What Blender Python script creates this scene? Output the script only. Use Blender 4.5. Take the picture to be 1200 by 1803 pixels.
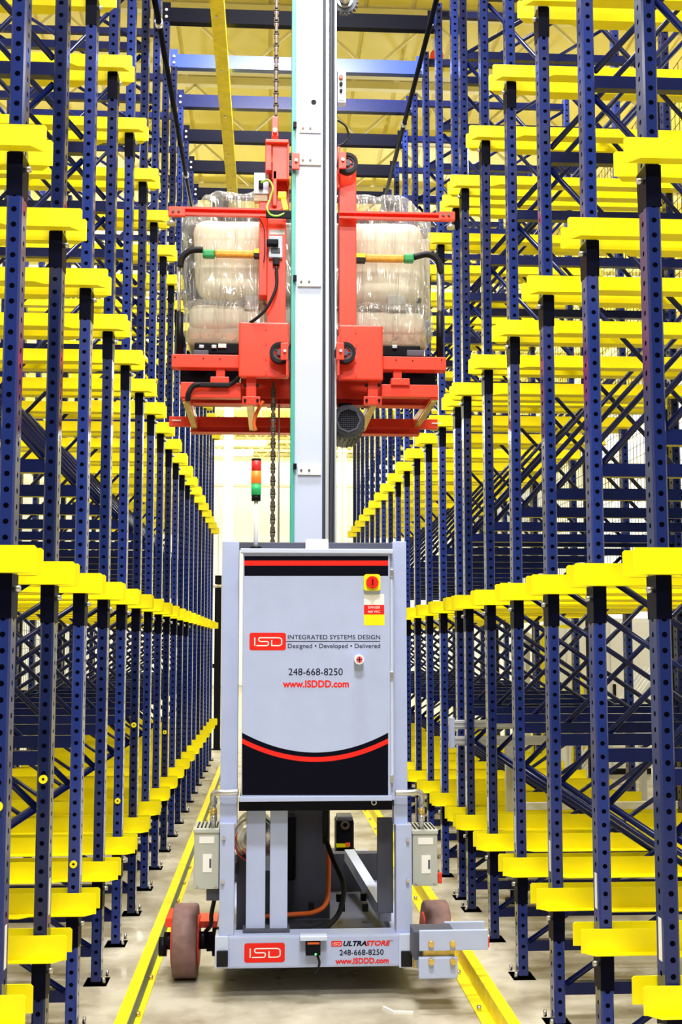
import bpy, bmesh, math, random
from mathutils import Vector, Matrix, noise
random.seed(7)
S = bpy.context.scene
C = S.collection
for o in list(bpy.data.objects): bpy.data.objects.remove(o)

# ------------------------------------------------------------------ camera
F, CAMH, T = 2100.0, 1.75, 0.095            # focal length (px of a 1200x1803 frame), eye height, tan(pitch)
PCX, PCY = 600.0, 1134 - T * F
pit = math.atan(T); yaw = math.atan(127 / F * math.cos(pit))
FW = Vector((math.sin(yaw) * math.cos(pit), math.cos(yaw) * math.cos(pit), math.sin(pit)))
RT = Vector((math.cos(yaw), -math.sin(yaw), 0)); UP = RT.cross(FW)
cd = bpy.data.cameras.new('camera'); cam = bpy.data.objects.new('camera', cd); C.objects.link(cam)
cd.sensor_fit = 'HORIZONTAL'; cd.sensor_width = 36; cd.lens = 36 * F / 1200
cd.shift_y = (PCY - 901.5) / 1200
cd.clip_start = 0.05; cd.clip_end = 200
m = Matrix((RT, UP, -FW)).transposed().to_4x4(); m.translation = (0, 0, CAMH); cam.matrix_world = m
S.camera = cam

# ------------------------------------------------------------------ light
S.view_settings.view_transform = 'Standard'; S.view_settings.look = 'None'
S.view_settings.gamma = 1; S.view_settings.use_curve_mapping = False
S.view_settings.exposure = 0.25
w = bpy.data.worlds.new('hall_fill'); S.world = w; w.use_nodes = True  # even world fill, added as soft light from the open end behind the eye
bg = w.node_tree.nodes['Background']; bg.inputs[0].default_value = (0.88, 0.94, 1, 1); bg.inputs[1].default_value = 0.16

def area(name, loc, sx, sy, power, col=(1, .985, .96), rot=(0, 0, 0)):
    l = bpy.data.lights.new(name, 'AREA'); l.shape = 'RECTANGLE'; l.size = sx; l.size_y = sy
    l.energy = power; l.color = col
    o = bpy.data.objects.new(name, l); o.location = loc; o.rotation_euler = rot; C.objects.link(o); return o
def point(name, loc, power, r=.22, col=(1, .96, .86)):
    l = bpy.data.lights.new(name, 'POINT'); l.energy = power; l.shadow_soft_size = r; l.color = col
    o = bpy.data.objects.new(name, l); o.location = loc; C.objects.link(o); return o
for y in (-3.5, 1.0, 5.5, 10.0):
    area('high_bay_light', (0.25, y, 9.0), 1.6, 0.8, 560)
for y in (2, 9, 16, 23, 31, 40):
    for x in (-6.0, 7.0): point('bay_roof_fill', (x, y, 7.6), 170)  # fill lamps added behind the racks to brighten the roof deck
for y in (24, 31, 39):  # fill lamps added past the aisle end for sheen on the posts
    point('end_hall_fill', (3.6, y, 7.3), 900, .22, (.92, .96, 1)); point('end_hall_fill', (-3.6, y, 7.3), 900, .22, (.92, .96, 1))

# ------------------------------------------------------------------ helpers
def at(px, py, Y):
    "world X, Z of the point seen at a survey pixel, lying at distance Y down the aisle"
    d = FW * F + RT * (px - PCX) + UP * (PCY - py); d *= Y / d.y
    return d.x, d.z + CAMH

def mat(name, col, rough=.5, metal=0, spec=.5, grain=.0, gscale=40, coat=0, bump=0):
    mt = bpy.data.materials.new(name); mt.use_nodes = True
    nt = mt.node_tree; b = nt.nodes['Principled BSDF']
    b.inputs['Base Color'].default_value = (*col, 1); b.inputs['Roughness'].default_value = rough
    b.inputs['Metallic'].default_value = metal; b.inputs['Specular IOR Level'].default_value = spec
    b.inputs['Coat Weight'].default_value = coat; b.inputs['Coat Roughness'].default_value = .15
    if grain or bump:
        tc = nt.nodes.new('ShaderNodeTexCoord'); n = nt.nodes.new('ShaderNodeTexNoise')
        n.inputs['Scale'].default_value = gscale; n.inputs['Detail'].default_value = 4
        nt.links.new(tc.outputs['Object'], n.inputs['Vector'])
        if grain:
            r = nt.nodes.new('ShaderNodeMapRange')
            r.inputs[1].default_value = .3; r.inputs[2].default_value = .7
            r.inputs[3].default_value = 1 - grain; r.inputs[4].default_value = 1 + grain
            nt.links.new(n.outputs['Fac'], r.inputs[0])
            mx = nt.nodes.new('ShaderNodeVectorMath'); mx.operation = 'SCALE'
            mx.inputs[0].default_value = col; nt.links.new(r.outputs[0], mx.inputs['Scale'])
            nt.links.new(mx.outputs[0], b.inputs['Base Color'])
        if bump:
            bp = nt.nodes.new('ShaderNodeBump'); bp.inputs['Strength'].default_value = bump; bp.inputs['Distance'].default_value = .01
            nt.links.new(n.outputs['Fac'], bp.inputs['Height']); nt.links.new(bp.outputs[0], b.inputs['Normal'])
    return mt
def glow(name, col, s):
    mt = bpy.data.materials.new(name); mt.use_nodes = True; b = mt.node_tree.nodes['Principled BSDF']
    b.inputs['Base Color'].default_value = (*col, 1); b.inputs['Emission Color'].default_value = (*col, 1); b.inputs['Emission Strength'].default_value = s
    return mt

M = {}
M['navy'] = mat('navy_paint', (.005, .010, .075), .25, 0, .3, .12, 9)
M['navy_dark'] = mat('shaded_navy_paint', (.0015, .002, .012), .45, 0, .06)  # navy darkened so deep shade on ties and brackets sits in the paint
M['blue'] = mat('blue_paint', (.025, .07, .42), .25, 0, .6)
M['yellow'] = mat('yellow_paint', (.95, .82, .0), .45, 0, .35, .04, 6)
M['rail_yellow'] = mat('worn_yellow_paint', (.86, .70, .01), .45, 0, .4, .12, 12)
M['red'] = mat('red_paint', (.88, .05, .02), .35, 0, .5, .05, 8)
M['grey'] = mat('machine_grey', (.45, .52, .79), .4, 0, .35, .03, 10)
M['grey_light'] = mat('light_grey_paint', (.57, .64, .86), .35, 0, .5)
M['grey_dark'] = mat('shaded_grey_paint', (.075, .08, .115), .5, 0, .4, .1, 8)  # dark grey; also carries the shade on the crossbar, deck and mast foot
M['beige_grey'] = mat('beige_grey_paint', (.47, .49, .46), .45, 0, .4)
M['black'] = mat('black_plastic', (.004, .004, .009), .45, 0, .12)
M['rubber'] = mat('black_rubber', (.009, .009, .012), .5, 0, .2)
M['steel'] = mat('zinc_steel', (.62, .62, .64), .3, .9)
M['cable_grey'] = mat('dark_grey_cable', (.045, .05, .075), .45, 0, .4)
M['chain'] = mat('oiled_steel', (.13, .10, .085), .45, .6)
M['brass'] = mat('yellow_zinc', (.72, .52, .16), .35, .8, .5, .2, 30)
M['alu'] = mat('anodised_aluminium', (.70, .72, .76), .35, .6)
M['white'] = mat('white_paint', (.86, .86, .86), .5)
M['paper'] = mat('white_label', (.9, .9, .9), .5)
M['teal'] = mat('teal_strip', (.07, .42, .36), .4)
M['teal_dark'] = mat('grey_green_web', (.06, .13, .13), .5)
M['urethane'] = mat('brown_urethane', (.23, .13, .125), .55, 0, .3, .15, 25)
M['orange'] = mat('orange_cable', (.9, .16, .02), .4)
M['amber'] = mat('amber_strap', (.75, .33, .02), .4, 0, .5, .2, 60)
M['green'] = mat('green_band', (.02, .30, .09), .4)
M['cream'] = mat('cream_paint', (.78, .74, .60), .55)
M['decal_black'] = mat('decal_black', (.002, .002, .009), .5, 0, .08)
M['decal_red'] = mat('decal_red', (.80, .022, .015), .5, 0, .15)
M['decal_white'] = mat('decal_white', (.9, .9, .9), .5)
M['sign_yellow'] = mat('sign_yellow', (.95, .85, .0), .4)
M['leather'] = mat('beige_leather', (.80, .74, .57), .5, 0, .4, .08, 5, 0, .15)
M['board'] = mat('beige_trim', (.56, .48, .36), .6, 0, .3, .05, 5)
M['lamp_red'] = glow('red_lens', (.75, .015, .015), .15)
M['lamp_amber'] = glow('amber_lens', (.95, .20, .01), .3)
M['lamp_green'] = glow('green_lens', (.01, .40, .12), .15)
M['tube'] = glow('fluorescent_tube', (1, .98, .92), 4)
M['led'] = glow('green_led', (.1, 1, .15), 2)
M['wall'] = mat('white_wall_paint', (.84, .84, .82), .7, 0, .3, .03, 1)

# perforated rack post: punched holes every 54 mm
def perforated():
    mt = mat('perforated_navy', (.014, .03, .20), .3, 0, .45)
    nt = mt.node_tree; b = nt.nodes['Principled BSDF']; N = nt.nodes.new; L = nt.links.new
    tc = N('ShaderNodeTexCoord'); sp = N('ShaderNodeSeparateXYZ'); L(tc.outputs['Object'], sp.inputs[0])
    sn = N('ShaderNodeSeparateXYZ'); L(tc.outputs['Normal'], sn.inputs[0])
    def mth(op, a, bb=None, c=None):
        n = N('ShaderNodeMath'); n.operation = op
        for i, v in enumerate((a, bb, c)):
            if v is None: continue
            if isinstance(v, (int, float)): n.inputs[i].default_value = v
            else: L(v, n.inputs[i])
        return n.outputs[0]
    side = mth('GREATER_THAN', mth('ABSOLUTE', sn.outputs[1]), .7)
    u = mth('ADD', mth('MULTIPLY', sp.outputs[0], side), mth('MULTIPLY', sp.outputs[1], mth('SUBTRACT', 1, side)))
    zz = mth('SUBTRACT', mth('PINGPONG', sp.outputs[2], .027), 0)
    d = mth('SQRT', mth('ADD', mth('POWER', u, 2), mth('POWER', zz, 2)))
    hole = mth('LESS_THAN', d, .0095)
    oi = N('ShaderNodeObjectInfo')
    hs = N('ShaderNodeMapRange'); L(oi.outputs['Random'], hs.inputs[0]); hs.inputs[3].default_value = .4; hs.inputs[4].default_value = 1.6
    cs = N('ShaderNodeVectorMath'); cs.operation = 'SCALE'; cs.inputs[0].default_value = (.011, .024, .15); L(hs.outputs[0], cs.inputs['Scale'])
    mx = N('ShaderNodeMix'); mx.data_type = 'RGBA'; L(hole, mx.inputs[0]); L(cs.outputs[0], mx.inputs[6]); mx.inputs[7].default_value = (.002, .002, .006, 1)
    L(mx.outputs[2], b.inputs['Base Color'])
    L(mth('ADD', .17, mth('MULTIPLY', hole, .6)), b.inputs['Roughness'])
    L(mth('MULTIPLY', .45, mth('SUBTRACT', 1, hole)), b.inputs['Specular IOR Level'])
    return mt
M['post'] = perforated()

def film():
    mt = bpy.data.materials.new('clear_plastic_film'); mt.use_nodes = True; nt = mt.node_tree; N = nt.nodes.new; L = nt.links.new
    nt.nodes.remove(nt.nodes['Principled BSDF']); out = nt.nodes['Material Output']
    tr = N('ShaderNodeBsdfTransparent'); tr.inputs[0].default_value = (.985, .985, .99, 1)
    gl = N('ShaderNodeBsdfGlossy'); gl.inputs['Roughness'].default_value = .2
    df = N('ShaderNodeBsdfDiffuse'); df.inputs[0].default_value = (.85, .87, .92, 1)
    m1 = N('ShaderNodeMixShader'); m2 = N('ShaderNodeMixShader')
    lw = N('ShaderNodeLayerWeight'); lw.inputs[0].default_value = .25
    mr = N('ShaderNodeMapRange'); mr.inputs[3].default_value = .13; mr.inputs[4].default_value = .55; L(lw.outputs['Facing'], mr.inputs[0])
    tc = N('ShaderNodeTexCoord'); mp = N('ShaderNodeMapping'); mp.inputs['Scale'].default_value = (13, 6, 1.8); mp.inputs['Rotation'].default_value = (0, .55, 0)
    L(tc.outputs['Object'], mp.inputs[0])
    n = N('ShaderNodeTexNoise'); n.inputs['Scale'].default_value = 1.4; n.inputs['Detail'].default_value = 5; n.inputs['Distortion'].default_value = 1.2
    n.noise_type = 'RIDGED_MULTIFRACTAL'
    L(mp.outputs[0], n.inputs['Vector'])
    bp = N('ShaderNodeBump'); bp.inputs['Strength'].default_value = 1; bp.inputs['Distance'].default_value = .10; L(n.outputs['Fac'], bp.inputs['Height'])
    L(bp.outputs[0], gl.inputs['Normal']); L(bp.outputs[0], lw.inputs['Normal'])
    L(mr.outputs[0], m1.inputs[0]); L(tr.outputs[0], m1.inputs[1]); L(gl.outputs[0], m1.inputs[2])
    m2.inputs[0].default_value = .09; L(m1.outputs[0], m2.inputs[1]); L(df.outputs[0], m2.inputs[2])
    L(m2.outputs[0], out.inputs[0]); return mt
M['film'] = film()

class MB:
    "collects shapes into one mesh"
    def __init__(s): s.bm = bmesh.new()
    def box(s, x0, x1, y0, y1, z0, z1, bev=0):
        v = [s.bm.verts.new(p) for p in ((x0,y0,z0),(x1,y0,z0),(x1,y1,z0),(x0,y1,z0),(x0,y0,z1),(x1,y0,z1),(x1,y1,z1),(x0,y1,z1))]
        fs = [s.bm.faces.new([v[i] for i in q]) for q in ((0,3,2,1),(4,5,6,7),(0,1,5,4),(1,2,6,5),(2,3,7,6),(3,0,4,7))]
        if bev:
            es = list({e for f in fs for e in f.edges})
            bmesh.ops.bevel(s.bm, geom=es, offset=bev, segments=2, affect='EDGES', profile=.6)
        return s
    def bar(s, a, b, w, h=None, up=(0, 1, 0)):
        "rectangular bar from a to b; w along up, h across"
        h = h or w; a = Vector(a); b = Vector(b); d = (b - a).normalized(); u = Vector(up); u = (u - d * u.dot(d)).normalized(); n = d.cross(u)
        vs = []
        for p in (a, b):
            for i, j in ((-1,-1),(1,-1),(1,1),(-1,1)): vs.append(s.bm.verts.new(p + u * (i * w / 2) + n * (j * h / 2)))
        for q in ((0,1,2,3),(7,6,5,4),(0,4,5,1),(1,5,6,2),(2,6,7,3),(3,7,4,0)): s.bm.faces.new([vs[i] for i in q])
        return s
    def tube(s, pts, r, seg=8, cap=True):
        pts = [Vector(p) for p in pts]; rings = []; pu = None
        for i, p in enumerate(pts):
            d = (pts[min(i + 1, len(pts) - 1)] - pts[max(i - 1, 0)]).normalized()
            if pu is None: pu = Vector((0, 0, 1)) if abs(d.z) < .9 else Vector((1, 0, 0))
            u = (pu - d * pu.dot(d)).normalized(); pu = u; n = d.cross(u)
            rr = r[i] if isinstance(r, (list, tuple)) else r
            rings.append([s.bm.verts.new(p + (u * math.cos(t) + n * math.sin(t)) * rr) for t in [2 * math.pi * k / seg for k in range(seg)]])
        for a, b in zip(rings, rings[1:]):
            for k in range(seg):
                f = s.bm.faces.new((a[k], a[(k + 1) % seg], b[(k + 1) % seg], b[k])); f.smooth = True
        if cap:
            s.bm.faces.new(rings[0][::-1]); s.bm.faces.new(rings[-1])
        return s
    def cyl(s, a, b, r, seg=16): return s.tube([a, b], r, seg)
    def ring(s, c, ax, ro, ri, h, seg=24):
        "annulus of width h about axis ax (0=x,1=y)"
        def pt(t, r, k):
            p = [0, 0, 0]; p[ax] = k; o = [i for i in range(3) if i != ax]; p[o[0]] = r * math.cos(t); p[o[1]] = r * math.sin(t)
            return s.bm.verts.new(Vector(c) + Vector(p))
        L = [[pt(2 * math.pi * k / seg, r, z) for k in range(seg)] for r, z in ((ro, -h/2), (ro, h/2), (ri, h/2), (ri, -h/2))]
        for q in range(4):
            a, b = L[q], L[(q + 1) % 4]
            for k in range(seg):
                f = s.bm.faces.new((a[k], a[(k + 1) % seg], b[(k + 1) % seg], b[k])); f.smooth = q in (0, 2)
        return s
    def prism(s, pts, y0, y1):
        "polygon of (x,z) points given depth from y0 to y1"
        a = [s.bm.verts.new((x, y0, z)) for x, z in pts]; b = [s.bm.verts.new((x, y1, z)) for x, z in pts]
        s.bm.faces.new(a); s.bm.faces.new(b[::-1]); n = len(pts)
        for i in range(n): s.bm.faces.new((a[i], b[i], b[(i + 1) % n], a[(i + 1) % n]))
        return s
    def mesh(s, name, m):
        bmesh.ops.recalc_face_normals(s.bm, faces=s.bm.faces)
        me = bpy.data.meshes.new(name); s.bm.to_mesh(me); s.bm.free(); me.materials.append(m); return me
    def build(s, name, m, parent=None):
        return link(name, s.mesh(name, m), parent)
def link(name, me, parent=None, loc=None):
    o = bpy.data.objects.new(name, me); C.objects.link(o)
    if parent is not None:
        o.parent = parent
        if loc is None:                       # mesh is in world coordinates: undo the (unrotated) chain of parents
            p = parent; off = Vector((0, 0, 0))
            while p is not None: off += p.location; p = p.parent
            o.location = -off
        else: o.location = loc
    elif loc is not None: o.location = loc
    return o
def tag(o, label, cat, group=None):
    o['label'] = label; o['category'] = cat
    if group: o['group'] = group
    return o
def thing(name, label, cat, loc=(0, 0, 0), group=None):
    o = bpy.data.objects.new(name, None); o.empty_display_size = .1; o.location = loc; C.objects.link(o)
    return tag(o, label, cat, group)
def struct(o): o['kind'] = 'structure'; return o
def pbox(mb, px0, py0, px1, py1, Y, dep, bev=0):
    "box whose front face, at distance Y, spans the survey rectangle, dep metres deep"
    x0, _ = at(px0, (py0 + py1) / 2, Y); x1, _ = at(px1, (py0 + py1) / 2, Y)
    _, z1 = at((px0 + px1) / 2, py0, Y); _, z0 = at((px0 + px1) / 2, py1, Y)
    return mb.box(x0, x1, Y, Y + dep, z0, z1, bev)
def PB(name, m, parent, px0, py0, px1, py1, Y, dep, bev=.004):
    return pbox(MB(), px0, py0, px1, py1, Y, dep, bev).build(name, m, parent)
def p3(px, py, Y):
    x, z = at(px, py, Y); return Vector((x, Y, z))
def smooth_path(pts, n=6):
    pts = [Vector(p) for p in pts]; out = []
    for i in range(len(pts) - 1):
        p0 = pts[max(i - 1, 0)]; p1 = pts[i]; p2 = pts[i + 1]; p3_ = pts[min(i + 2, len(pts) - 1)]
        for k in range(n):
            t = k / n
            out.append(.5 * ((2 * p1) + (p2 - p0) * t + (2 * p0 - 5 * p1 + 4 * p2 - p3_) * t * t + (3 * p1 - p0 - 3 * p2 + p3_) * t ** 3))
    out.append(pts[-1]); return out
def roundrect(cx, cz, w, h, r, n=5):
    pts = []
    for sx, sz, a0 in ((1, 1, 0), (-1, 1, 90), (-1, -1, 180), (1, -1, 270)):
        for k in range(n + 1):
            a = math.radians(a0 + 90 * k / n); pts.append((cx + sx * (w / 2 - r) + r * math.cos(a), cz + sz * (h / 2 - r) + r * math.sin(a)))
    return pts

def text(name, body, m, parent, px0, px1, pybase, pytop, Y, shear=0, bold=0):
    "flat lettering facing the aisle, fitted to a baseline, cap height and width"
    c = bpy.data.curves.new(name, 'FONT'); c.body = body; c.extrude = .0004; c.shear = shear; c.offset = bold; c.size = 1; c.resolution_u = 4
    o = bpy.data.objects.new(name, c); C.objects.link(o)
    bpy.context.view_layer.update()
    me = bpy.data.meshes.new_from_object(o.evaluated_get(bpy.context.evaluated_depsgraph_get())); me.name = name
    bpy.data.objects.remove(o); bpy.data.curves.remove(c)
    xs = [v.co.x for v in me.vertices]; x0, x1 = min(xs), max(xs)
    cap = .729 if not body.startswith('www') else .729
    X0, Z0 = at(px0, pybase, Y); X1, _ = at(px1, pybase, Y); _, Z1 = at((px0 + px1) / 2, pytop, Y)
    sx = (X1 - X0) / (x1 - x0); sz = (Z1 - Z0) / cap
    for v in me.vertices: v.co = ((v.co.x - x0) * sx + X0, Y - v.co.z, v.co.y * sz + Z0)
    me.materials.clear(); me.materials.append(m)
    return link(name, me, parent)

# ------------------------------------------------------------------ the hall
fl = MB(); fl.box(-11, 11, -6, 50, -.1, 0); floor = fl.build('floor', None); struct(floor)
def concrete():
    mt = mat('polished_concrete', (.5, .46, .38), .35, 0, .35); nt = mt.node_tree; b = nt.nodes['Principled BSDF']; N = nt.nodes.new; L = nt.links.new
    tc = N('ShaderNodeTexCoord'); n = N('ShaderNodeTexNoise'); n.inputs['Scale'].default_value = 2.2; n.inputs['Detail'].default_value = 8; n.inputs['Roughness'].default_value = .62
    L(tc.outputs['Object'], n.inputs['Vector'])
    r = N('ShaderNodeValToRGB'); e = r.color_ramp.elements
    e[0].position = .34; e[0].color = (.29, .25, .18, 1); e[1].position = .62; e[1].color = (.57, .53, .44, 1)
    L(n.outputs['Fac'], r.inputs[0]); L(r.outputs[0], b.inputs['Base Color'])
    n2 = N('ShaderNodeTexNoise'); n2.inputs['Scale'].default_value = 5; L(tc.outputs['Object'], n2.inputs['Vector'])
    mr = N('ShaderNodeMapRange'); mr.inputs[3].default_value = .132; mr.inputs[4].default_value = .5; L(n2.outputs['Fac'], mr.inputs[0]); L(mr.outputs[0], b.inputs['Roughness'])
    return mt
floor.data.materials.clear(); floor.data.materials.append(concrete())
wl = MB(); wl.box(-11.2, -11, -6, 50, 0, 9.6); struct(wl.build('wall_left', M['wall']))
wr = MB(); wr.box(11, 11.2, -6, 50, 0, 9.6); struct(wr.build('wall_right', M['wall']))
wf = MB(); wf.box(-11.2, 11.2, 50, 50.2, 0, 9.6); wall_far = struct(wf.build('wall_far', M['wall']))
# ceiling: ribbed steel deck (ribs run down the hall)
prof = []; x = -11.0
while x < 11: prof += [(x, 9.5), (x + .50, 9.5), (x + .515, 9.525), (x + .565, 9.525)]; x += .58
ce = MB()
for (xa, za), (xb, zb) in zip(prof, prof[1:]):
    ce.bm.faces.new([ce.bm.verts.new(p) for p in ((xa, -6, za), (xb, -6, zb), (xb, 50, zb), (xa, 50, za))])
bmesh.ops.remove_doubles(ce.bm, verts=ce.bm.verts, dist=.0005)
M['deck'] = mat('yellowed_deck_paint', (.70, .58, .09), .6, 0, .3, .03, 2)
M['joist'] = mat('joist_paint', (.70, .62, .24), .6)
ceiling = struct(ce.build('ceiling', M['deck']))
yj = 12.0
while yj < 49:
    j = MB(); j.box(-10.9, 10.9, yj - .05, yj + .05, 9.38, 9.48); j.box(-10.9, 10.9, yj - .05, yj + .05, 8.62, 8.70)
    x = -10.8; up = True
    while x < 10.6:
        a, b = (8.7, 9.38) if up else (9.38, 8.7)
        j.bar((x, yj, a), (x + .75, yj, b), .035); x += .75; up = not up
    j.build('roof_joist', M['joist'], ceiling); yj += 1.9
for xg in (-7.5, 8.0):
    j = MB(); j.box(xg - .1, xg + .1, -5, 49.8, 8.35, 8.6); j.build('roof_girder', M['joist'], ceiling)
# far end: panelled wall, duct, column, strip lights
for k in range(10):
    g = MB(); g.box(-10.9 + 2.2 * k, -8.75 + 2.2 * k, 49.93, 50, .05, 6.3); g.build('wall_panel', M['white'], wall_far)
d = MB(); d.tube([(-10.5, 36, 6.9), (10.5, 36, 6.9)], .42, 24); tag(d.build('air_duct', M['cream']), 'round cream air duct running across the far end of the hall', 'duct')
d = MB(); d.box(-1.28, -1.02, 33, 33.26, 0, 9.4); d.box(-1.4, -.9, 32.9, 33.36, 0, .04); tag(d.build('steel_column', M['cream']), 'cream steel column seen past the signal tower at the far end', 'column')
for i, (px, py, Y, wd) in enumerate(((408, 800, 26, .95), (418, 782, 31, 1.5))):
    X, Z = at(px, py, Y)
    t = thing('strip_light', ('long fluorescent strip light hanging lower beyond the aisle end', 'fluorescent strip light hanging higher and farther beyond the aisle end')[i], 'light', (X, Y, Z))
    b = MB(); b.box(X - wd / 2, X + wd / 2, Y - .09, Y + .09, Z + .02, Z + .1); b.build('housing', M['white'], t)
    b = MB(); b.box(X - wd / 2 + .03, X + wd / 2 - .03, Y - .08, Y + .08, Z - .03, Z + .02); b.build('tube', M['tube'], t)
    for sx in (-.4, .4):
        b = MB(); b.cyl((X + sx * wd, Y, Z + .1), (X + sx * wd, Y, 9.5), .012, 6); b.build('hanger', M['steel'], t)
for i, px in enumerate((598, 606)):
    X, _ = at(px, 860, 30)
    d = MB(); d.tube([(X, 30, 0), (X, 30, 9.49)], .05, 8)
    tag(d.build('conduit_pipe', M['cream']), ('cream pipe rising beyond the right side of the mast, nearer the mast', 'cream pipe rising beyond the mast, nearer the right racks')[i], 'pipe')

# ------------------------------------------------------------------ pallet racks
ORD = 'first second third fourth fifth sixth seventh eighth ninth tenth eleventh twelfth thirteenth fourteenth fifteenth sixteenth seventeenth eighteenth nineteenth twentieth twenty-first'.split()
TOP = 6.93; DEP = 1.45; LEVELS = (.53, 1.985, 3.44, 4.91)
def post_mesh(h, m):
    b = MB(); w_, d_, c_ = .026, .046, .007
    o = [(-w_, -d_ + c_), (-w_ + c_, -d_), (w_ - c_, -d_), (w_, -d_ + c_), (w_, d_ - c_), (w_ - c_, d_), (-w_ + c_, d_), (-w_, d_ - c_)]
    lo = [b.bm.verts.new((x, y, .012)) for x, y in o]; hi = [b.bm.verts.new((x, y, h)) for x, y in o]
    for k in range(8): b.bm.faces.new((lo[k], lo[(k + 1) % 8], hi[(k + 1) % 8], hi[k]))
    b.bm.faces.new(hi); b.bm.faces.new(lo[::-1]); return b.mesh('post', m)
def plate_mesh():
    b = MB(); b.box(-.06, .06, -.085, .085, 0, 0)
    return b.mesh('base_plate', M['navy_dark'])
def anchor_mesh():
    b = MB()
    for y in (-.068, .068): b.cyl((0, y, .012), (0, y, .04), .009, 6)
    return b.mesh('anchor_bolt', M['steel'])
def rail_mesh(s, f):
    "yellow pallet rail: vertical web with a bottom flange that widens past the entry; s = away-from-aisle sign, f = flange side"
    b = MB(); xt = -s * .108; L = 1.62; t = .004
    def pt(u, y, z): return (xt + s * u, f * y, z)
    y0 = .060; h = .094
    # web with clipped upper corner at the tip
    web = [(0, 0), (0, h - .008), (.008, h), (L, h), (L, 0), (.012, 0)]
    a = [b.bm.verts.new(pt(u, y0, z)) for u, z in web]; c = [b.bm.verts.new(pt(u, y0 + t, z)) for u, z in web]
    b.bm.faces.new(a); b.bm.faces.new(c[::-1])
    for i in range(len(web)): b.bm.faces.new((a[i], c[i], c[(i + 1) % len(web)], a[(i + 1) % len(web)]))
    fl_ = [(.012, y0 + t), (.045, y0 + .05), (.29, y0 + .05), (.33, y0 + .088), (L, y0 + .088), (L, y0 + t)]
    a = [b.bm.verts.new(pt(u, y, 0)) for u, y in fl_]; c = [b.bm.verts.new(pt(u, y, -.004 if i in (1, 2, 3, 4) else .004)) for i, (u, y) in enumerate(fl_)]
    a2 = [b.bm.verts.new(pt(u, y, .004)) for u, y in fl_]; b.bm.faces.new(a2); b.bm.faces.new(a[::-1])
    for v in c: b.bm.verts.remove(v)
    for i in range(len(fl_)): b.bm.faces.new((a[i], a2[i], a2[(i + 1) % len(fl_)], a[(i + 1) % len(fl_)]))
    return b.mesh('support_rail', M['yellow'])
def bracket_mesh():  # bracket wedge whose near-black colour also carries the shadow below each rail
    b = MB(); a = []
    for z, w_, d_ in ((0, .0275, .052), (-.05, .0275, .052), (-.15, .027, .048)):
        a.append([b.bm.verts.new(p) for p in ((-w_, -d_, z), (w_, -d_, z), (w_, d_, z), (-w_, d_, z))])
    for p, q in zip(a, a[1:]):
        for k in range(4): b.bm.faces.new((p[k], p[(k + 1) % 4], q[(k + 1) % 4], q[k]))
    b.bm.faces.new(a[0]); b.bm.faces.new(a[-1][::-1]); return b.mesh('shaded_rail_bracket', M['navy_dark'])
def bolt_mesh(s):
    b = MB(); b.cyl((-s * .026, -.02, -.05), (-s * .05, -.02, -.05), .011, 8); return b.mesh('bolt', M['steel'])
HZ = (.16, 1.3, 2.47, 4.15, 5.9, 6.85)
DIA = ((.18, 0, 1.10, 1, -1), (1.10, 1, 2.03, 0, -1), (.18, 1, 1.10, 0, 1), (1.10, 0, 2.43, 1, 1),      # z_start, end at front(0)/rear(1), z_end, end, layer
       (2.5, 0, 4.0, 1, -1), (4.10, 0, 2.6, 1, 1), (4.2, 0, 5.75, 1, -1), (5.85, 0, 4.3, 1, 1), (5.92, 0, 6.8, 1, -1))
POST = post_mesh(TOP, M['post']); PLATE = plate_mesh(); ANCH = anchor_mesh(); BRK = bracket_mesh()
CAP = MB().ring((0, -.05, 0), 1, .017, .006, .008, 14).mesh('marker_cap', M['yellow'])
SIDE = {}
for s in (-1, 1):
    hb = MB(); hb.bar((s * .02, 0, 0), (s * (DEP - .02), 0, 0), .045, .055); hm = hb.mesh('horizontal_brace', M['navy'])
    dm = []
    for z0, e0, z1, e1, l in DIA:
        b = MB(); b.tube([(s * (.035 if not e0 else DEP - .035), l * .014, z0), (s * (.035 if not e1 else DEP - .035), l * .016, z1)], .0145, 8); dm.append(b.mesh('diagonal_brace', M['navy']))
    st = MB(); st.box(-s * .0262, -s * .0272, -.016, .016, -.07, .07)
    SIDE[s] = dict(h=hm, d=dm, r=(rail_mesh(s, -1), rail_mesh(s, 1)), b=bolt_mesh(s), st=st.mesh('label_sticker', M['paper']))
def rack_frame(s, x, y, label, caps=(), near=True):
    t = thing('rack_frame', label, 'rack frame', (x, y, 0), 'navy rack frames on the ' + ('left' if s < 0 else 'right'))
    q = SIDE[s]
    link('front_post', POST, t, (0, 0, 0)); link('rear_post', POST, t, (s * DEP, 0, 0))
    link('base_plate', PLATE, t, (0, 0, 0)); link('base_plate', PLATE, t, (s * DEP, 0, 0))
    link('anchor_bolt', ANCH, t, (-s * .045, 0, 0))
    for z in HZ: link('horizontal_brace', q['h'], t, (0, 0, z))
    for d_ in q['d']: link('diagonal_brace', d_, t, (0, 0, 0))
    for z in LEVELS:
        link('support_rail', q['r'][0], t, (0, 0, z)); link('support_rail', q['r'][1], t, (0, 0, z))
        if near:
            link('shaded_rail_bracket', BRK, t, (0, 0, z)); link('bolt', q['b'], t, (0, 0, z))
    for z in caps: link('marker_cap', CAP, t, (0, 0, z))
    if near: link('label_sticker', q['st'], t, (0, 0, .76))
XL, XR, Y0L, PL = -.883, 1.348, 4.085, .793
LY = [Y0L + PL * i for i in range(19)]
RY = [4.06 + .795 * i for i in range(6)] + [8.41 + .80 * k for k in range(14)]
caps = {0: (1.22,), 1: (1.22,), 2: (.75,), 4: (.83,), 5: (1.22,), 8: (1.0,)}
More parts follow.
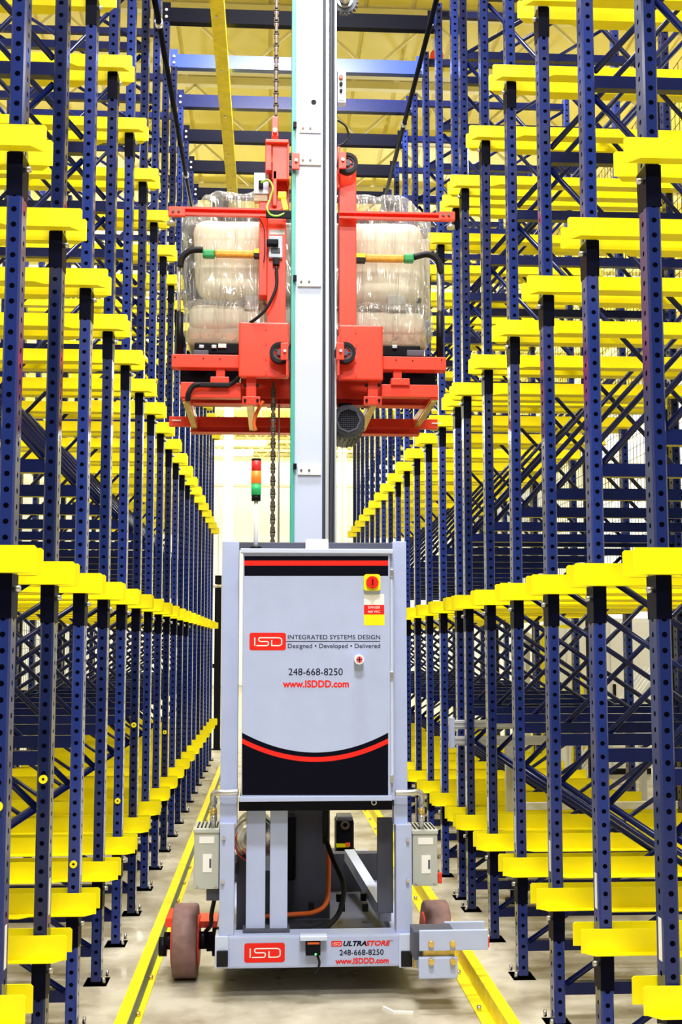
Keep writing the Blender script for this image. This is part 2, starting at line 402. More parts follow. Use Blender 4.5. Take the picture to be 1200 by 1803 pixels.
for i, y in enumerate(LY):
    rack_frame(-1, XL, y, 'navy perforated rack frame with yellow rails, %s from the camera in the left row' % ORD[i], caps.get(i, ()), i < 12)
for i, y in enumerate(RY):
    rack_frame(1, XR, y, 'navy perforated rack frame with yellow rails, %s from the camera in the right row' % ORD[i], (), i < 12)
# ties across the aisle at the rack tops
ti = 0
for i, y in enumerate(LY):
    if i < 4: continue
    ti += 1; tm = M['blue'] if i == 8 else M['navy'] if i == 9 else M['navy_dark']
    t = thing('aisle_tie_beam', '%s tie beam across the aisle between the rack tops, %s from the camera' % ('bright blue' if i == 8 else 'navy', ORD[ti - 1]), 'beam', (.23, y, 6.93), 'tie beams over the aisle')
    b = MB(); b.box(XL - .03, XR + .03, y - .035, y + .035, 6.935, 7.06); b.build('beam', tm, t)
    for x in (XL, XR):
        b = MB(); b.box(x - .035, x + .035, y - .045, y - .036, 6.935, 7.10); b.build('end_plate', tm, t)
        b = MB(); b.cyl((x, y - .055, 7.03), (x, y - .044, 7.03), .012, 8); b.cyl((x, y - .055, 6.97), (x, y - .044, 6.97), .012, 8); b.build('bolt', M['steel'], t)
for nm, x, z, lab in (('left', XL + .065, 6.22, 'long navy pipe running down the aisle high on the left racks'), ('right', XR - .065, 6.78, 'long navy pipe running down the aisle high on the right racks')):
    b = MB(); b.tube([(x, 3.5, z), (x, 19, z)], .022, 10); t = tag(b.build('row_pipe', M['navy_dark']), lab, 'pipe')
    for y in (5.5, 8.3, 11.1, 13.9, 16.7):
        b = MB(); b.ring((x, y, z), 1, .03, .0225, .05, 14); b.build('pipe_clip', M['steel'], t)

# overhead yellow guide rail
Xa, _ = at(381, 0, 1); gz = 6.72; gy = (gz - CAMH) / (at(381, 0, 1)[1] - CAMH); gx = Xa * gy
b = MB(); b.box(gx - .055, gx + .055, 4, 13.9, gz, gz + .012); b.box(gx + .043, gx + .055, 4, 13.9, gz + .012, gz + .09); b.box(gx - .055, gx - .043, 4, 13.9, gz + .012, gz + .09)
t = tag(b.build('overhead_guide_rail', M['rail_yellow']), 'yellow overhead guide rail hanging below the tie beams left of the mast', 'rail')
for y in LY[5:13]:
    b = MB(); b.cyl((gx, y, gz + .01), (gx, y, 6.936), .012, 8); b.build('hanger', M['steel'], t)
for y in [6.4 + .9 * k for k in range(8)]:
    b = MB(); b.cyl((gx - .01, y, gz - .012), (gx - .01, y, gz), .012, 8); b.build('bolt', M['steel'], t)

# floor rails: angle section, foot flange toward the aisle middle
for nm, s, xo, lab in (('left', -1, -.665, 'yellow steel floor rail with grey green web along the left racks'), ('right', 1, 1.105, 'yellow steel floor rail with bolted foot along the right racks')):
    t = thing('floor_rail', lab, 'rail', (xo, 11, 0))
    b = MB(); xi = xo - s * .055
    b.box(min(xo, xi), max(xo, xi), 1, 21, .092, .104); b.build('head', M['rail_yellow'], t)
    b = MB(); xw = xi + s * .007; b.box(xw - .006, xw + .006, 1, 21, .008, .092); b.build('web', M['teal_dark'] if s < 0 else M['rail_yellow'], t)
    b = MB(); xf = xi - s * (.06 if s > 0 else .028); b.box(min(xo, xf), max(xo, xf), 1, 21, 0, .009, .002); b.build('foot', M['rail_yellow'], t)
    y = 4.6
    while y < 18:
        b = MB(); xx = xf + s * .022; b.cyl((xx, y, .009), (xx, y, .03), .012, 6); b.build('anchor_bolt', M['brass'] if s < 0 else M['steel'], t); y += .62

# ------------------------------------------------------------------ storage machine: wheeled base
base = thing('crane_base', 'grey wheeled base frame of the storage machine standing in the aisle', 'machine', (.25, 6.2, 0))
bump_ = MB(); pbox(bump_, 400, 1646, 725, 1704, 6.08, .14, .012); bumper = bump_.build('bumper', M['grey'], base)
PB('bumper_end', M['grey_light'], base, 378, 1649, 401, 1706, 6.075, .15)
PB('bumper_end', M['grey_light'], base, 702, 1645, 726, 1704, 6.066, .012)
for a, b_ in ((381, 401), (706, 726)): PB('rubber_stop', M['rubber'], base, a, 1675, b_, 1703, 6.055, .02)
PB('sensor_bracket', M['grey_light'], base, 528, 1649, 576, 1657, 6.0, .08)
sx_ = MB(); pbox(sx_, 538, 1658, 564, 1683, 6.02, .06, .004); sens = sx_.build('sensor', M['black'], base)
PB('sensor_window', M['orange'], sens, 541, 1659, 562, 1663, 6.015, .006, 0)
PB('status_light', M['led'], sens, 554, 1679, 557, 1682, 6.015, .006, 0)
b = MB(); b.tube(smooth_path([p3(558, 1682, 6.05), p3(562, 1695, 6.045), p3(557, 1712, 6.06), p3(548, 1714, 6.12)]), .006, 8); b.build('sensor_cable', M['rubber'], sens)
# uprights of the base
for (a, b_, c_, d_) in ((386, 1450, 412, 1648), (697, 1452, 725, 1645)): PB('lower_upright', M['grey'], base, a, b_, c_, d_, 6.09, .1)
for a, c_ in ((389, 419), (692, 716)): PB('upper_upright', M['grey'], base, a, 953, c_, 1452, 6.12, .09)
for px, py in ((394, 1475), (392, 1552), (717, 1478), (717, 1550)):
    X, Z = at(px, py, 6.09); b = MB(); b.cyl((X, 6.07, Z), (X, 6.09, Z), .009, 8); b.build('bolt', M['steel'], base)
for a, c_ in ((433, 467), (475, 506)):
    PB('inner_column', M['grey'], base, a, 1413, c_, 1640, 6.15, .07); PB('column_foot', M['grey_dark'], base, a - 6, 1636, c_ + 4, 1643, 6.13, .1)
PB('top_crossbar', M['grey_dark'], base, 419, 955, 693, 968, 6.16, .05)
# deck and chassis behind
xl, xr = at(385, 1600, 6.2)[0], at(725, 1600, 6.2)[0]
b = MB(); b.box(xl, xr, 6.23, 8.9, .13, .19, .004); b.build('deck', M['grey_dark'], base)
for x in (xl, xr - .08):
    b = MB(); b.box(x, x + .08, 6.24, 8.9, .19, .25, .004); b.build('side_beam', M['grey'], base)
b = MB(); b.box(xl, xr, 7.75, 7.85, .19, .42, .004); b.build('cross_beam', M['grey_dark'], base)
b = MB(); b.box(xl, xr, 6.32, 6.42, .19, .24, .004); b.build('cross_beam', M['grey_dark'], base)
b = MB(); b.bar((xr - .10, 6.55, .30), (xr - .22, 7.7, .42), .07, .06, (0, 0, 1)); b.build('brace', M['grey_light'], base)
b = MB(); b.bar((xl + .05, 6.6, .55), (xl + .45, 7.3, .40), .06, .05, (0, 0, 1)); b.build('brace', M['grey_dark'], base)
PB('rear_plate', M['grey_dark'], base, 664, 1440, 692, 1608, 6.3, .03)
for px, py in ((662, 1580), (602, 1600), (643, 1600), (548, 1600), (640, 1582), (597, 1583)):
    X, Z = at(px, py, 6.9 if py < 1590 else 6.75); Yb = 6.9 if py < 1590 else 6.75
    r = .035 if px == 662 else .016
    b = MB(); b.box(X - r, X + r, Yb, Yb + .05, max(Z - r, .19), Z + r + .01); b.build('buffer', M['rubber'], base)
# hoist motor, gearbox behind the inner columns
mt_ = thing('hoist_motor', 'round silver hoist motor behind the two inner columns under the cabinet', 'motor', (*at(450, 1500, 6.9)[:1], 6.9, .5))
X, Z = at(447, 1468, 6.75)
b = MB(); b.tube([(X, 6.52, Z), (X, 6.53, Z), (X, 6.56, Z), (X, 6.62, Z), (X, 6.95, Z)], [.03, .06, .09, .105, .105], 28); b.build('end_bell', M['steel'], mt_)
b = MB(); b.ring((X, 6.72, Z), 1, .112, .1055, .2, 28); b.build('body_band', M['steel'], mt_)
b = MB(); b.ring((X, 6.58, Z - .02), 1, .104, .098, .02, 28); b.build('red_ring', M['red'], mt_)
b = MB(); b.box(X - .09, X + .09, 6.62, 6.9, .19, Z - .09); b.build('pedestal', M['grey_dark'], mt_)
PB('terminal_box', M['grey_light'], mt_, 456, 1507, 480, 1533, 6.5, .1)
g = thing('travel_gearbox', 'small dark gearbox with a yellow tag standing on the rear deck', 'gearbox', (at(605, 1500, 8.3)[0], 8.3, .3))
PB('housing', M['black'], g, 591, 1443, 623, 1506, 8.2, .2, .02); PB('top_cap', M['grey_dark'], g, 594, 1438, 621, 1446, 8.18, .2, .01)
PB('lock_tag', M['sign_yellow'], g, 592, 1486, 614, 1492, 8.17, .02, 0); PB('tag_end', M['orange'], g, 608, 1484, 616, 1491, 8.16, .015, 0)
PB('mount', M['grey_dark'], g, 583, 1506, 630, 1524, 8.15, .3)
Xg, Zg = at(607, 1452, 8.2); b = MB(); b.ring((Xg, 8.19, Zg), 1, .03, .016, .03, 18); b.build('output_flange', M['chain'], g)
X0, Zp = at(607, 1524, 8.2); b = MB(); b.box(X0 - .12, X0 + .12, 8.15, 8.45, .19, Zp); b.build('pedestal', M['grey_dark'], g)
# wheels
def wheel(px, Yc, lab, r=.19, wd=.128):
    X, _ = at(px, 1660, Yc - .05)
    b = MB(); rr = r
    b.tube([(X - wd/2, Yc, r), (X - wd/2 + .008, Yc, r), (X + wd/2 - .008, Yc, r), (X + wd/2, Yc, r)], [rr - .01, rr, rr, rr - .01], 40); o = b.build('wheel', M['urethane'], base)
    for sd in (-1, 1):
        b = MB(); b.ring((X + sd * (wd / 2 + .004), Yc, r), 0, .13, .05, .01, 30); b.build('wheel_rim', M['red'], o)
        b = MB(); b.cyl((X + sd * wd / 2, Yc, r), (X + sd * (wd / 2 + .05), Yc, r), .045, 16); b.build('hub', M['black'], o)
    return X
XW = wheel(326, 6.52, 'l'); XW2 = wheel(769, 6.52, 'r')
b = MB(); b.cyl((XW + .11, 6.52, .183), (xl + .03, 6.52, .183), .05, 16); b.cyl((XW + .14, 6.52, .183), (xl, 6.52, .183), .075, 16); b.build('axle_housing', M['black'], base)
b = MB(); b.cyl((XW2 - .11, 6.52, .183), (xr - .05, 6.52, .183), .06, 16); b.build('axle_housing', M['black'], base)
b = MB(); b.cyl((XW - .1, 6.52, .16), (XW - .14, 6.52, .16), .05, 14); b.build('guide_roller', M['black'], base)
PB('fender_plate', M['red'], base, 291, 1617, 311, 1633, 6.45, .25); PB('fender_plate', M['red'], base, 340, 1622, 382, 1634, 6.5, .2)
b = MB(); b.tube(smooth_path([p3(377, 1585, 6.25), p3(372, 1610, 6.26), p3(371, 1628, 6.3), p3(362, 1640, 6.52)]), .011, 8); b.build('wheel_cable', M['rubber'], base)
# cables on the deck
b = MB(); b.tube(smooth_path([p3(578, 1488, 6.85), p3(578, 1550, 6.8), p3(574, 1590, 6.72), p3(553, 1606, 6.66), p3(520, 1610, 6.62), p3(462, 1614, 6.6)]), .013, 8)
tag(b.build('power_cable', M['orange']), 'orange power cable curving down across the base deck', 'cable')
b = MB(); b.tube(smooth_path([p3(574, 1480, 6.8), p3(588, 1518, 6.7), p3(603, 1552, 6.6), p3(604, 1580, 6.5), p3(594, 1612, 6.42), p3(566, 1640, 6.3)]), .014, 8)
tag(b.build('control_cable', M['rubber']), 'black control cable looping down to the bumper beside the orange cable', 'cable')
# rail guide shoe on the right
gs = thing('rail_guide_shoe', 'grey bolted guide shoe straddling the right floor rail beside the bumper', 'bracket', (at(800, 1680, 5.8)[0], 5.8, .2))
PB('upper_plate', M['grey'], gs, 738, 1638, 859, 1674, 5.8, .02); PB('lower_plate', M['grey'], gs, 737, 1685, 806, 1724, 5.8, .02, .008)
PB('rear_plate', M['grey'], gs, 782, 1623, 853, 1645, 6.05, .02); PB('spacer', M['brass'], gs, 745, 1672, 800, 1687, 5.83, .05)
PB('side_plate', M['grey'], gs, 733, 1643, 741, 1706, 6.0, .03); PB('shim', M['brass'], gs, 728, 1645, 733, 1705, 6.03, .03)
PB('arm', M['grey_dark'], gs, 728, 1640, 800, 1690, 5.88, .16); PB('end_plate', M['red'], gs, 857, 1651, 861, 1668, 5.83, .05, 0)
for px, py in ((758, 1661), (796, 1661), (758, 1692), (796, 1692)):
    X, Z = at(px, py, 5.8); b = MB(); b.cyl((X, 5.775, Z), (X, 5.8, Z), .015, 6); b.build('hex_bolt', M['brass'], gs)

# ------------------------------------------------------------------ control cabinet
YC = 6.0
cab = thing('control_cabinet', 'large pale grey control cabinet with black and red stripes on the machine', 'cabinet', (at(556, 1400, YC)[0], 6.1, at(556, 1412, YC)[1]))
PB('body', M['grey'], cab, 426, 967, 694, 1410, YC + .03, .26, .006)
PB('hood', M['grey_light'], cab, 423, 966, 692, 974, YC - .02, .05, .004)
door = PB('door', M['grey'], cab, 426, 972, 687, 1402, YC, .028, .006)
PB('bottom_sill', M['grey'], cab, 421, 1402, 690, 1411, YC - .004, .03, .003)
PB('under_shade_panel', M['black'], cab, 420, 1411, 690, 1427, YC + .1, .75, 0)  # dark beam below the cabinet; its depth is added to shade the base
PB('lifting_bracket', M['white'], cab, 538, 949, 578, 967, YC + .02, .06)
PB('door_rod', M['grey_light'], cab, 687, 1010, 692, 1370, YC + .005, .02)
for py in (1010, 1190, 1372): PB('hinge', M['steel'], cab, 686, py - 8, 693, py + 6, YC - .006, .02)
yd = YC - .0008
def flat(name, m, pts_px, Y=yd, th=.0006):
    pts = [at(px, py, Y) for px, py in pts_px]; b = MB(); b.prism(pts, Y, Y + th); return b.build(name, m, door)
def strip(name, m, x0, y0, x1, y1, Y=yd): return flat(name, m, [(x0, y0), (x1, y0), (x1, y1), (x0, y1)], Y)
strip('black_band', M['decal_black'], 430, 979, 683, 1014); strip('red_stripe', M['decal_red'], 430, 987, 683, 996, yd - .0007)
N = 28
def arc(t, e, c): return e + (c - e) * (1 - (2 * t - 1) ** 2)
top_ = [(426 + 257 * k / N, arc(k / N, 1290, 1325)) for k in range(N + 1)]
for k in range(N):                                       # built as quads so that the curve stays clean
    pass
bm_ = MB(); Yp = yd
def ribbon(mb, upper, lower, Y):
    u = [mb.bm.verts.new((at(x, y, Y)[0], Y, at(x, y, Y)[1])) for x, y in upper]; l = [mb.bm.verts.new((at(x, y, Y)[0], Y, at(x, y, Y)[1])) for x, y in lower]
    for i in range(len(u) - 1): mb.bm.faces.new((u[i], u[i + 1], l[i + 1], l[i]))
ribbon(bm_, top_, [(x, 1400) for x, _ in top_], yd); bm_.build('black_swoosh', M['decal_black'], door)
bm_ = MB(); ribbon(bm_, [(426 + 257 * k / N, arc(k / N, 1300, 1333)) for k in range(N + 1)], [(426 + 257 * k / N, arc(k / N, 1309, 1341.5)) for k in range(N + 1)], yd - .0008); bm_.build('red_swoosh', M['decal_red'], door)

def stroke(name, m, parent, pts, w_, Y):
    "flat ribbon of constant width along an (x,z) polyline"
    P = [Vector(p) for p in pts]; L = []; R = []
    for i, p in enumerate(P):
        d = (P[min(i + 1, len(P) - 1)] - P[max(i - 1, 0)]).normalized(); n = Vector((-d.y, d.x)); L.append(p + n * w_ / 2); R.append(p - n * w_ / 2)
    b = MB(); l = [b.bm.verts.new((p.x, Y, p.y)) for p in L]; r = [b.bm.verts.new((p.x, Y, p.y)) for p in R]
    for i in range(len(P) - 1): b.bm.faces.new((l[i], l[i + 1], r[i + 1], r[i]))
    return b.build(name, m, parent)
def corner(pts, r, n=5):
    out = [Vector(pts[0])]
    for a, b_, c_ in zip(pts, pts[1:], pts[2:]):
        a, b_, c_ = Vector(a), Vector(b_), Vector(c_); d1 = (a - b_); d2 = (c_ - b_); q = min(r, d1.length / 2, d2.length / 2)
        s_ = b_ + d1.normalized() * q; e_ = b_ + d2.normalized() * q
        for k in range(n + 1):
            t = k / n; out.append(s_ * (1 - t) ** 2 + b_ * 2 * t * (1 - t) + e_ * t * t)
    out.append(Vector(pts[-1])); return out
def logo(parent, px0, py0, px1, py1, Y, red='decal_red'):
    X0, Z1 = at(px0, py0, Y); X1, Z0 = at(px1, py1, Y); w_, h = X1 - X0, Z1 - Z0
    b = MB(); b.prism(roundrect((X0 + X1) / 2, (Z0 + Z1) / 2, w_, h, h * .13), Y, Y + .0006); o = b.build('logo_plate', M[red], parent)
    def q(pts): return [(X0 + x * w_, Z1 - y * h) for x, y in pts]
    wd = h * .06
    stroke('logo_letter', M['decal_white'], o, q([(.145, .27), (.145, .745)]), wd, Y - .0006)
    stroke('logo_letter', M['decal_white'], o, corner(q([(.19, .735), (.515, .735), (.525, .50), (.26, .50), (.25, .285), (.82, .285), (.885, .35), (.885, .67), (.82, .735), (.595, .735)]), h * .16), wd, Y - .0006)
    stroke('logo_letter', M['decal_white'], o, q([(.61, .76), (.61, .42)]), wd, Y - .0007)
logo(door, 439, 1114, 503, 1145, yd)
K, RD = M['decal_black'], M['decal_red']
text('lettering', 'INTEGRATED SYSTEMS DESIGN', K, door, 506.5, 669, 1125.5, 1117.5, yd)
strip('rule_line', K, 503, 1128.9, 669, 1130)
text('lettering', 'Designed \u2022 Developed \u2022 Delivered', K, door, 506.5, 669, 1141, 1133, yd)
text('lettering', '248-668-8250', K, door, 507.5, 603, 1189, 1176, yd, 0, 0)
text('lettering', 'www.ISDDD.com', RD, door, 497.5, 614, 1210, 1197.5, yd, 0, .032)
# rotary isolator
so = MB(); X, Z = at(654, 1026, yd); so.prism(roundrect(X, Z, .083, .083, .014), YC - .03, YC); sw = so.build('isolator_plate', M['sign_yellow'], door)
b = MB(); b.cyl((X, YC - .045, Z), (X, YC - .03, Z), .031, 24); b.build('isolator_dial', M['decal_red'], sw)
b = MB(); b.box(X - .006, X + .006, YC - .062, YC - .045, Z - .026, Z + .022, .002); b.build('isolator_handle', M['decal_red'], sw)
b = MB(); b.box(X - .0025, X + .0025, YC - .0628, YC - .062, Z - .016, Z + .016); b.build('pointer', M['decal_black'], sw)
strip('white_notice', M['paper'], 640.5, 1046, 676, 1065); strip('danger_notice', RD, 640.5, 1065, 676, 1082); strip('yellow_notice', M['sign_yellow'], 640.5, 1082, 676.5, 1101)
text('lettering', 'DANGER', M['decal_white'], door, 648, 669, 1071.5, 1067, yd - .0008); text('lettering', '460 VAC', M['decal_white'], door, 647, 669, 1079, 1074.5, yd - .0008)
X, Z = at(631, 1161, yd); b = MB(); b.cyl((X, YC - .05, Z), (X, YC, Z), .025, 10); kn = b.build('door_lock', M['white'], door)
b = MB(); b.cyl((X, YC - .052, Z), (X, YC - .05, Z), .016, 14); b.build('lock_insert', mat('pink_plastic', (.75, .12, .16), .4), kn)
b = MB(); b.box(X - .002, X + .002, YC - .0535, YC - .052, Z - .012, Z + .012); b.box(X - .012, X + .012, YC - .0535, YC - .052, Z - .002, Z + .002); b.build('key_slot', M['black'], kn)
X, Z = at(658, 1413, YC + .06); b = MB(); b.ring((X, YC + .06, Z), 1, .014, .009, .006, 16); b.build('earth_ring', M['steel'], cab)

logo(bumper, 430, 1661, 501, 1694, 6.078)
logo(bumper, 583, 1657, 601.5, 1666.5, 6.078)
text('lettering', 'ULTRA', K, bumper, 604, 645, 1665.5, 1656.5, 6.078, .25, .03); text('lettering', 'STORE', RD, bumper, 643.5, 687, 1665, 1656, 6.078, .25, .03)
text('lettering', 'TM', K, bumper, 687, 691.5, 1657.5, 1655.7, 6.078)
text('lettering', '248-668-8250', K, bumper, 597.5, 675, 1682, 1671.5, 6.078, 0, 0); text('lettering', 'www.ISDDD.com', RD, bumper, 590, 684, 1697, 1686.5, 6.078, 0, .032)

# signal tower on the cabinet
X, Zb = at(450, 968, 6.1)
sg = thing('signal_tower', 'red amber and green signal light tower on a pole above the cabinet', 'signal light', (X, 6.1, Zb))
z = lambda py: at(450, py, 6.1)[1]
for nm, y0, y1, r, m_ in (('top_cap', 808, 812, .025, 'black'), ('red_lens', 812, 830, .025, 'lamp_red'), ('amber_lens', 830, 852, .026, 'lamp_amber'), ('green_lens', 852, 872, .025, 'lamp_green'), ('holder', 872, 882, .0235, 'black'), ('pole', 882, 964, .011, 'white'), ('foot', 963, 967, .03, 'black')):
    b = MB(); b.cyl((X, 6.1, z(y1)), (X, 6.1, z(y0)), r, 24); b.build(nm, M[m_], sg)

# transformer boxes with conduits at both sides
def enclosure(pts, lab, s, tagred):
    x0, y0, x1, y1 = pts; Yq = 6.12
    t = thing('junction_enclosure', lab, 'electrical box', (at((x0 + x1) / 2, y1, Yq)[0], Yq + .12, at(x0, y1, Yq)[1]))
    bx = PB('case', M['beige_grey'], t, x0, y0 + 12, x1, y1, Yq, .26, .006)
    wd = x1 - x0
    PB('lid', M['beige_grey'], t, x0 - 1, y0 + 8, x1 + 1, y0 + 15, Yq - .008, .27)
    Xa, Zt = at(x0, y0 + 8, Yq); Xb, _ = at(x1, y0 + 8, Yq)
    for k in range(6):
        xx = Xa + (Xb - Xa) * (k + .7) / 6.5
        b = MB(); b.box(xx, xx + .008, Yq + .03, Yq + .23, Zt, Zt + .003); b.build('vent_slot', M['black'], t)
    PB('nameplate', M['paper'], t, x0 + .22 * wd, y0 + 21, x0 + .82 * wd, y0 + 33, Yq - .003, .003, 0)
    PB('rating_label', M['paper'], t, x0 + .36 * wd, y0 + 52, x0 + .72 * wd, y0 + 84, Yq - .003, .003, 0)
    PB('label_print', M['grey_dark'], t, x0 + .62 * wd, y0 + 60, x0 + .70 * wd, y0 + 76, Yq - .0045, .001, 0)
    for px, py in ((x0 + 6, y1 - 6), (x1 - 6, y1 - 6)):
        Xs, Zs = at(px, py, Yq); b = MB(); b.cyl((Xs, Yq - .006, Zs), (Xs, Yq, Zs), .006, 8); b.build('screw', M['steel'], t)
    # conduit elbow from the cabinet side down into the lid
    pe = (376, 1396) if s < 0 else (741, 1396); pi = (420, 1394) if s < 0 else (694, 1396)
    b = MB(); b.tube(smooth_path([p3(*pi, 6.06), p3((pi[0] + pe[0]) / 2, pe[1], 6.06), p3(pe[0] - s * 4, pe[1] - 1, 6.07), p3(pe[0] - s * -1, pe[1] + 6, 6.1), p3(pe[0], pe[1] + 14, 6.13)], 5), .016, 14); b.build('conduit_elbow', M['steel'], t)
    Xp, Z0 = at(pe[0], pe[1] + 10, 6.16); b = MB(); b.cyl((Xp, 6.16, Zt), (Xp, 6.16, Z0), .0125, 14); b.build('conduit', M['steel'], t)
    for py in (1410, 1428, 1440):
        _, Zk = at(pe[0], py, 6.16); b = MB(); b.cyl((Xp, 6.16, Zk - .016), (Xp, 6.16, Zk + .016), .018, 8); b.build('compression_nut', M['brass'] if py == 1428 else M['steel'], t)
    if tagred: PB('red_plug', M['red'], t, x1 + 1, y1 - 22, x1 + 8, y1 - 4, 6.25, .05)
    else: PB('lower_gland', M['grey_dark'], t, x0 + 22, y1, x1 + 1, y1 + 20, Yq + .04, .1)
enclosure((341, 1452, 385, 1566), 'beige grey electrical box on the left side of the machine above the wheel', -1, False)
enclosure((726, 1454, 770, 1560), 'beige grey electrical box with red plug on the right side of the machine', 1, True)

# ------------------------------------------------------------------ mast
YM = 6.92
X0, X1 = at(515, 500, YM)[0], at(591, 500, YM)[0]
mast = thing('lift_mast', 'tall grey lifting mast rising behind the control cabinet', 'mast', ((X0 + X1) / 2, 7.05, .19))
xa = lambda px: at(px, 560, YM)[0]
MT = 6.62
b = MB(); b.box(xa(519), xa(567), YM, YM + .3, .99, MT, .004); b.build('column', M['grey_light'], mast)
b = MB(); b.box(xa(567), xa(591), YM + .05, YM + .3, .99, MT); b.build('rear_channel', M['grey'], mast)
b = MB(); b.box(xa(512), xa(519), YM - .01, YM + .16, .9, MT, .002); b.build('teal_edge_strip', M['teal'], mast)
for a, c_, m_, dy in ((566, 567.5, 'grey', .0), (573, 578.5, 'alu', .012), (589, 592, 'alu', .0)):
    b = MB(); b.box(xa(a), xa(c_), YM + dy, YM + .06, .9, MT); b.build('guide_lip', M[m_], mast)
b = MB(); b.box(xa(567.5), xa(589), YM + .035, YM + .05, .9, MT); b.build('guide_groove', M['grey_dark'], mast)
for px, wob, r in ((569.8, .0, .0085), (583, .005, .013)):
    pts = []
    for k in range(61):
        zz = .9 + k * (MT - .9) / 60
        wv = wob * math.exp(-((zz - 3.3) / .5) ** 2) * 2.5 + wob * .3 * math.sin(zz * 2.1)
        pts.append((xa(px) + wv, YM + .015, zz))
    b = MB(); b.tube(pts, r, 8); b.build('flat_cable', M['cable_grey'], mast)
for py in (228, 284, 498, 830):
    t = PB('clamp_plate', M['white'], mast, 524 if py > 300 else 527, py - 10, 565, py + 6, YM - .014, .014, .002)
    for px in ((530, 544) if py > 300 else (533, 546)):
        Xs, Zs = at(px, py - 2, YM - .014); b = MB(); b.cyl((Xs, YM - .02, Zs), (Xs, YM - .014, Zs), .007, 8); b.build('bolt', M['chain'], t)
    PB('clip', M['black'], t, 516, py - 14, 522, py - 4, YM - .03, .02, 0)
PB('cover_plate', M['grey_light'], mast, 526, 236, 565, 276, YM - .01, .01, .003)
X, Z = at(552, 180, YM); b = MB(); b.cyl((X, YM - .002, Z), (X, YM + .0, Z), .016, 16); b.build('punched_hole', M['black'], mast)
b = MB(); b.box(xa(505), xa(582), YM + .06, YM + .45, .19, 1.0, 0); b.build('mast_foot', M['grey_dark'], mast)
b = MB(); b.box(xa(500), xa(524), YM - .04, YM + .05, .42, .78, .02); b.build('foot_motor', M['black'], mast)
PB('cable_tray', M['rubber'], mast, 568, 1428, 578, 1486, 6.85, .04, .004)
# control box and sprocket at the upper right of the mast
cb = thing('pendant_box', 'small light grey button box on the right of the mast near its top', 'control box', (at(601, 150, 7.0)[0], 7.0, at(601, 182, 7.0)[1]))
PB('case', M['grey_light'], cb, 594, 124, 609, 181, 7.0, .06, .006); PB('panel', M['white'], cb, 596, 128, 607, 176, 6.996, .006, 0)
for py, m_, r in ((136, 'red', .013), (148, 'black', .01), (160, 'black', .009)):
    X, Z = at(600, py, 6.99); b = MB(); b.cyl((X, 6.98, Z), (X, 6.997, Z), r, 12); b.build('push_button', M[m_], cb)
b = MB(); b.tube(smooth_path([p3(594, 212, 7.02), p3(608, 222, 7.02), p3(613, 238, 7.03), p3(606, 252, 7.03), p3(592, 258, 7.03)]), .006, 8); b.build('loop_cable', M['rubber'], cb)
X, Z = at(606, 4, 7.0); sp = MB(); sp.ring((X, 7.0, Z), 1, .075, .03, .04, 26); ch = tag(sp.build('chain_sprocket', M['grey_dark']), 'dark grey chain sprocket at the top of the mast, right side', 'sprocket')
b = MB(); b.ring((X, 6.975, Z), 1, .05, .036, .012, 22); b.build('rim', M['steel'], ch)
for k in range(20):
    a = 2 * math.pi * k / 20; b = MB(); b.box(X + .079 * math.cos(a) - .006, X + .079 * math.cos(a) + .006, 6.985, 7.015, Z + .079 * math.sin(a) - .006, Z + .079 * math.sin(a) + .006); b.build('tooth', M['grey_dark'], ch)
b = MB(); b.cyl((X, 6.9, Z), (X, 7.06, Z), .03, 14); b.box(xa(590), X + .01, 7.02, 7.06, Z - .03, Z + .03); b.build('shaft', M['steel'], ch)

# hoist chain (two runs of one loop)
def chain(nm, lab, px, z0, z1, Y):
    X = at(px, 500, Y)[0]
    t = thing(nm, lab, 'chain', (X, Y, z0))
    lk = MB(); lk.box(-.014, -.009, -.006, .006, -.03, .03, .002); lk.box(.009, .014, -.006, .006, -.03, .03, .002); lk.cyl((-.016, 0, 0), (.016, 0, 0), .009, 8)
    li = MB(); li.box(-.009, .009, -.012, .012, -.028, .028, .004)
    A = lk.mesh('chain_link', M['chain']); B = li.mesh('chain_link', M['chain'])
    n = int((z1 - z0) / .038)
    for k in range(min(n, 290)): link('chain_link', A if k % 2 else B, t, (0, 0, .03 + k * .038))
    return X
chain('hoist_chain', 'oily steel hoist chain rising from the red carriage lug', 484, at(484, 205, 7.0)[1], 6.6, 7.0)
chain('hoist_chain', 'oily steel return chain hanging below the red carriage', 482, .9, at(482, 678, 7.05)[1], 7.05)
b = MB(); b.tube([p3(491, 700, 7.3), p3(490, 960, 7.3)], .006, 8); tag(b.build('limit_rod', M['steel']), 'thin steel rod hanging beside the return chain', 'rod')

# ------------------------------------------------------------------ lift carriage
R_ = M['red']; YK = 6.9
car = thing('lift_carriage', 'red steel lift carriage on the mast carrying the wrapped car seat', 'carriage', (at(552, 700, 7.2)[0], 7.2, at(552, 700, YK)[1]))
PB('lug_plate', R_, car, 478, 205, 490, 240, 6.97, .05); X, Z = at(484, 232, 6.97); b = MB(); b.cyl((X, 6.94, Z), (X, 6.97, Z), .014, 6); b.build('lug_nut', M['steel'], car)
# upper left head: open box with a bright front plate
PB('head_top', R_, car, 467, 245, 508, 251, 6.85, .2, .004); PB('head_side', R_, car, 467, 251, 478, 300, 6.87, .18); PB('head_plate', R_, car, 479, 252, 506, 316, 6.88, .03, .004)
PB('head_side', R_, car, 505, 251, 509, 316, 6.86, .1); PB('head_rib', R_, car, 480, 300, 487, 362, 6.88, .05)
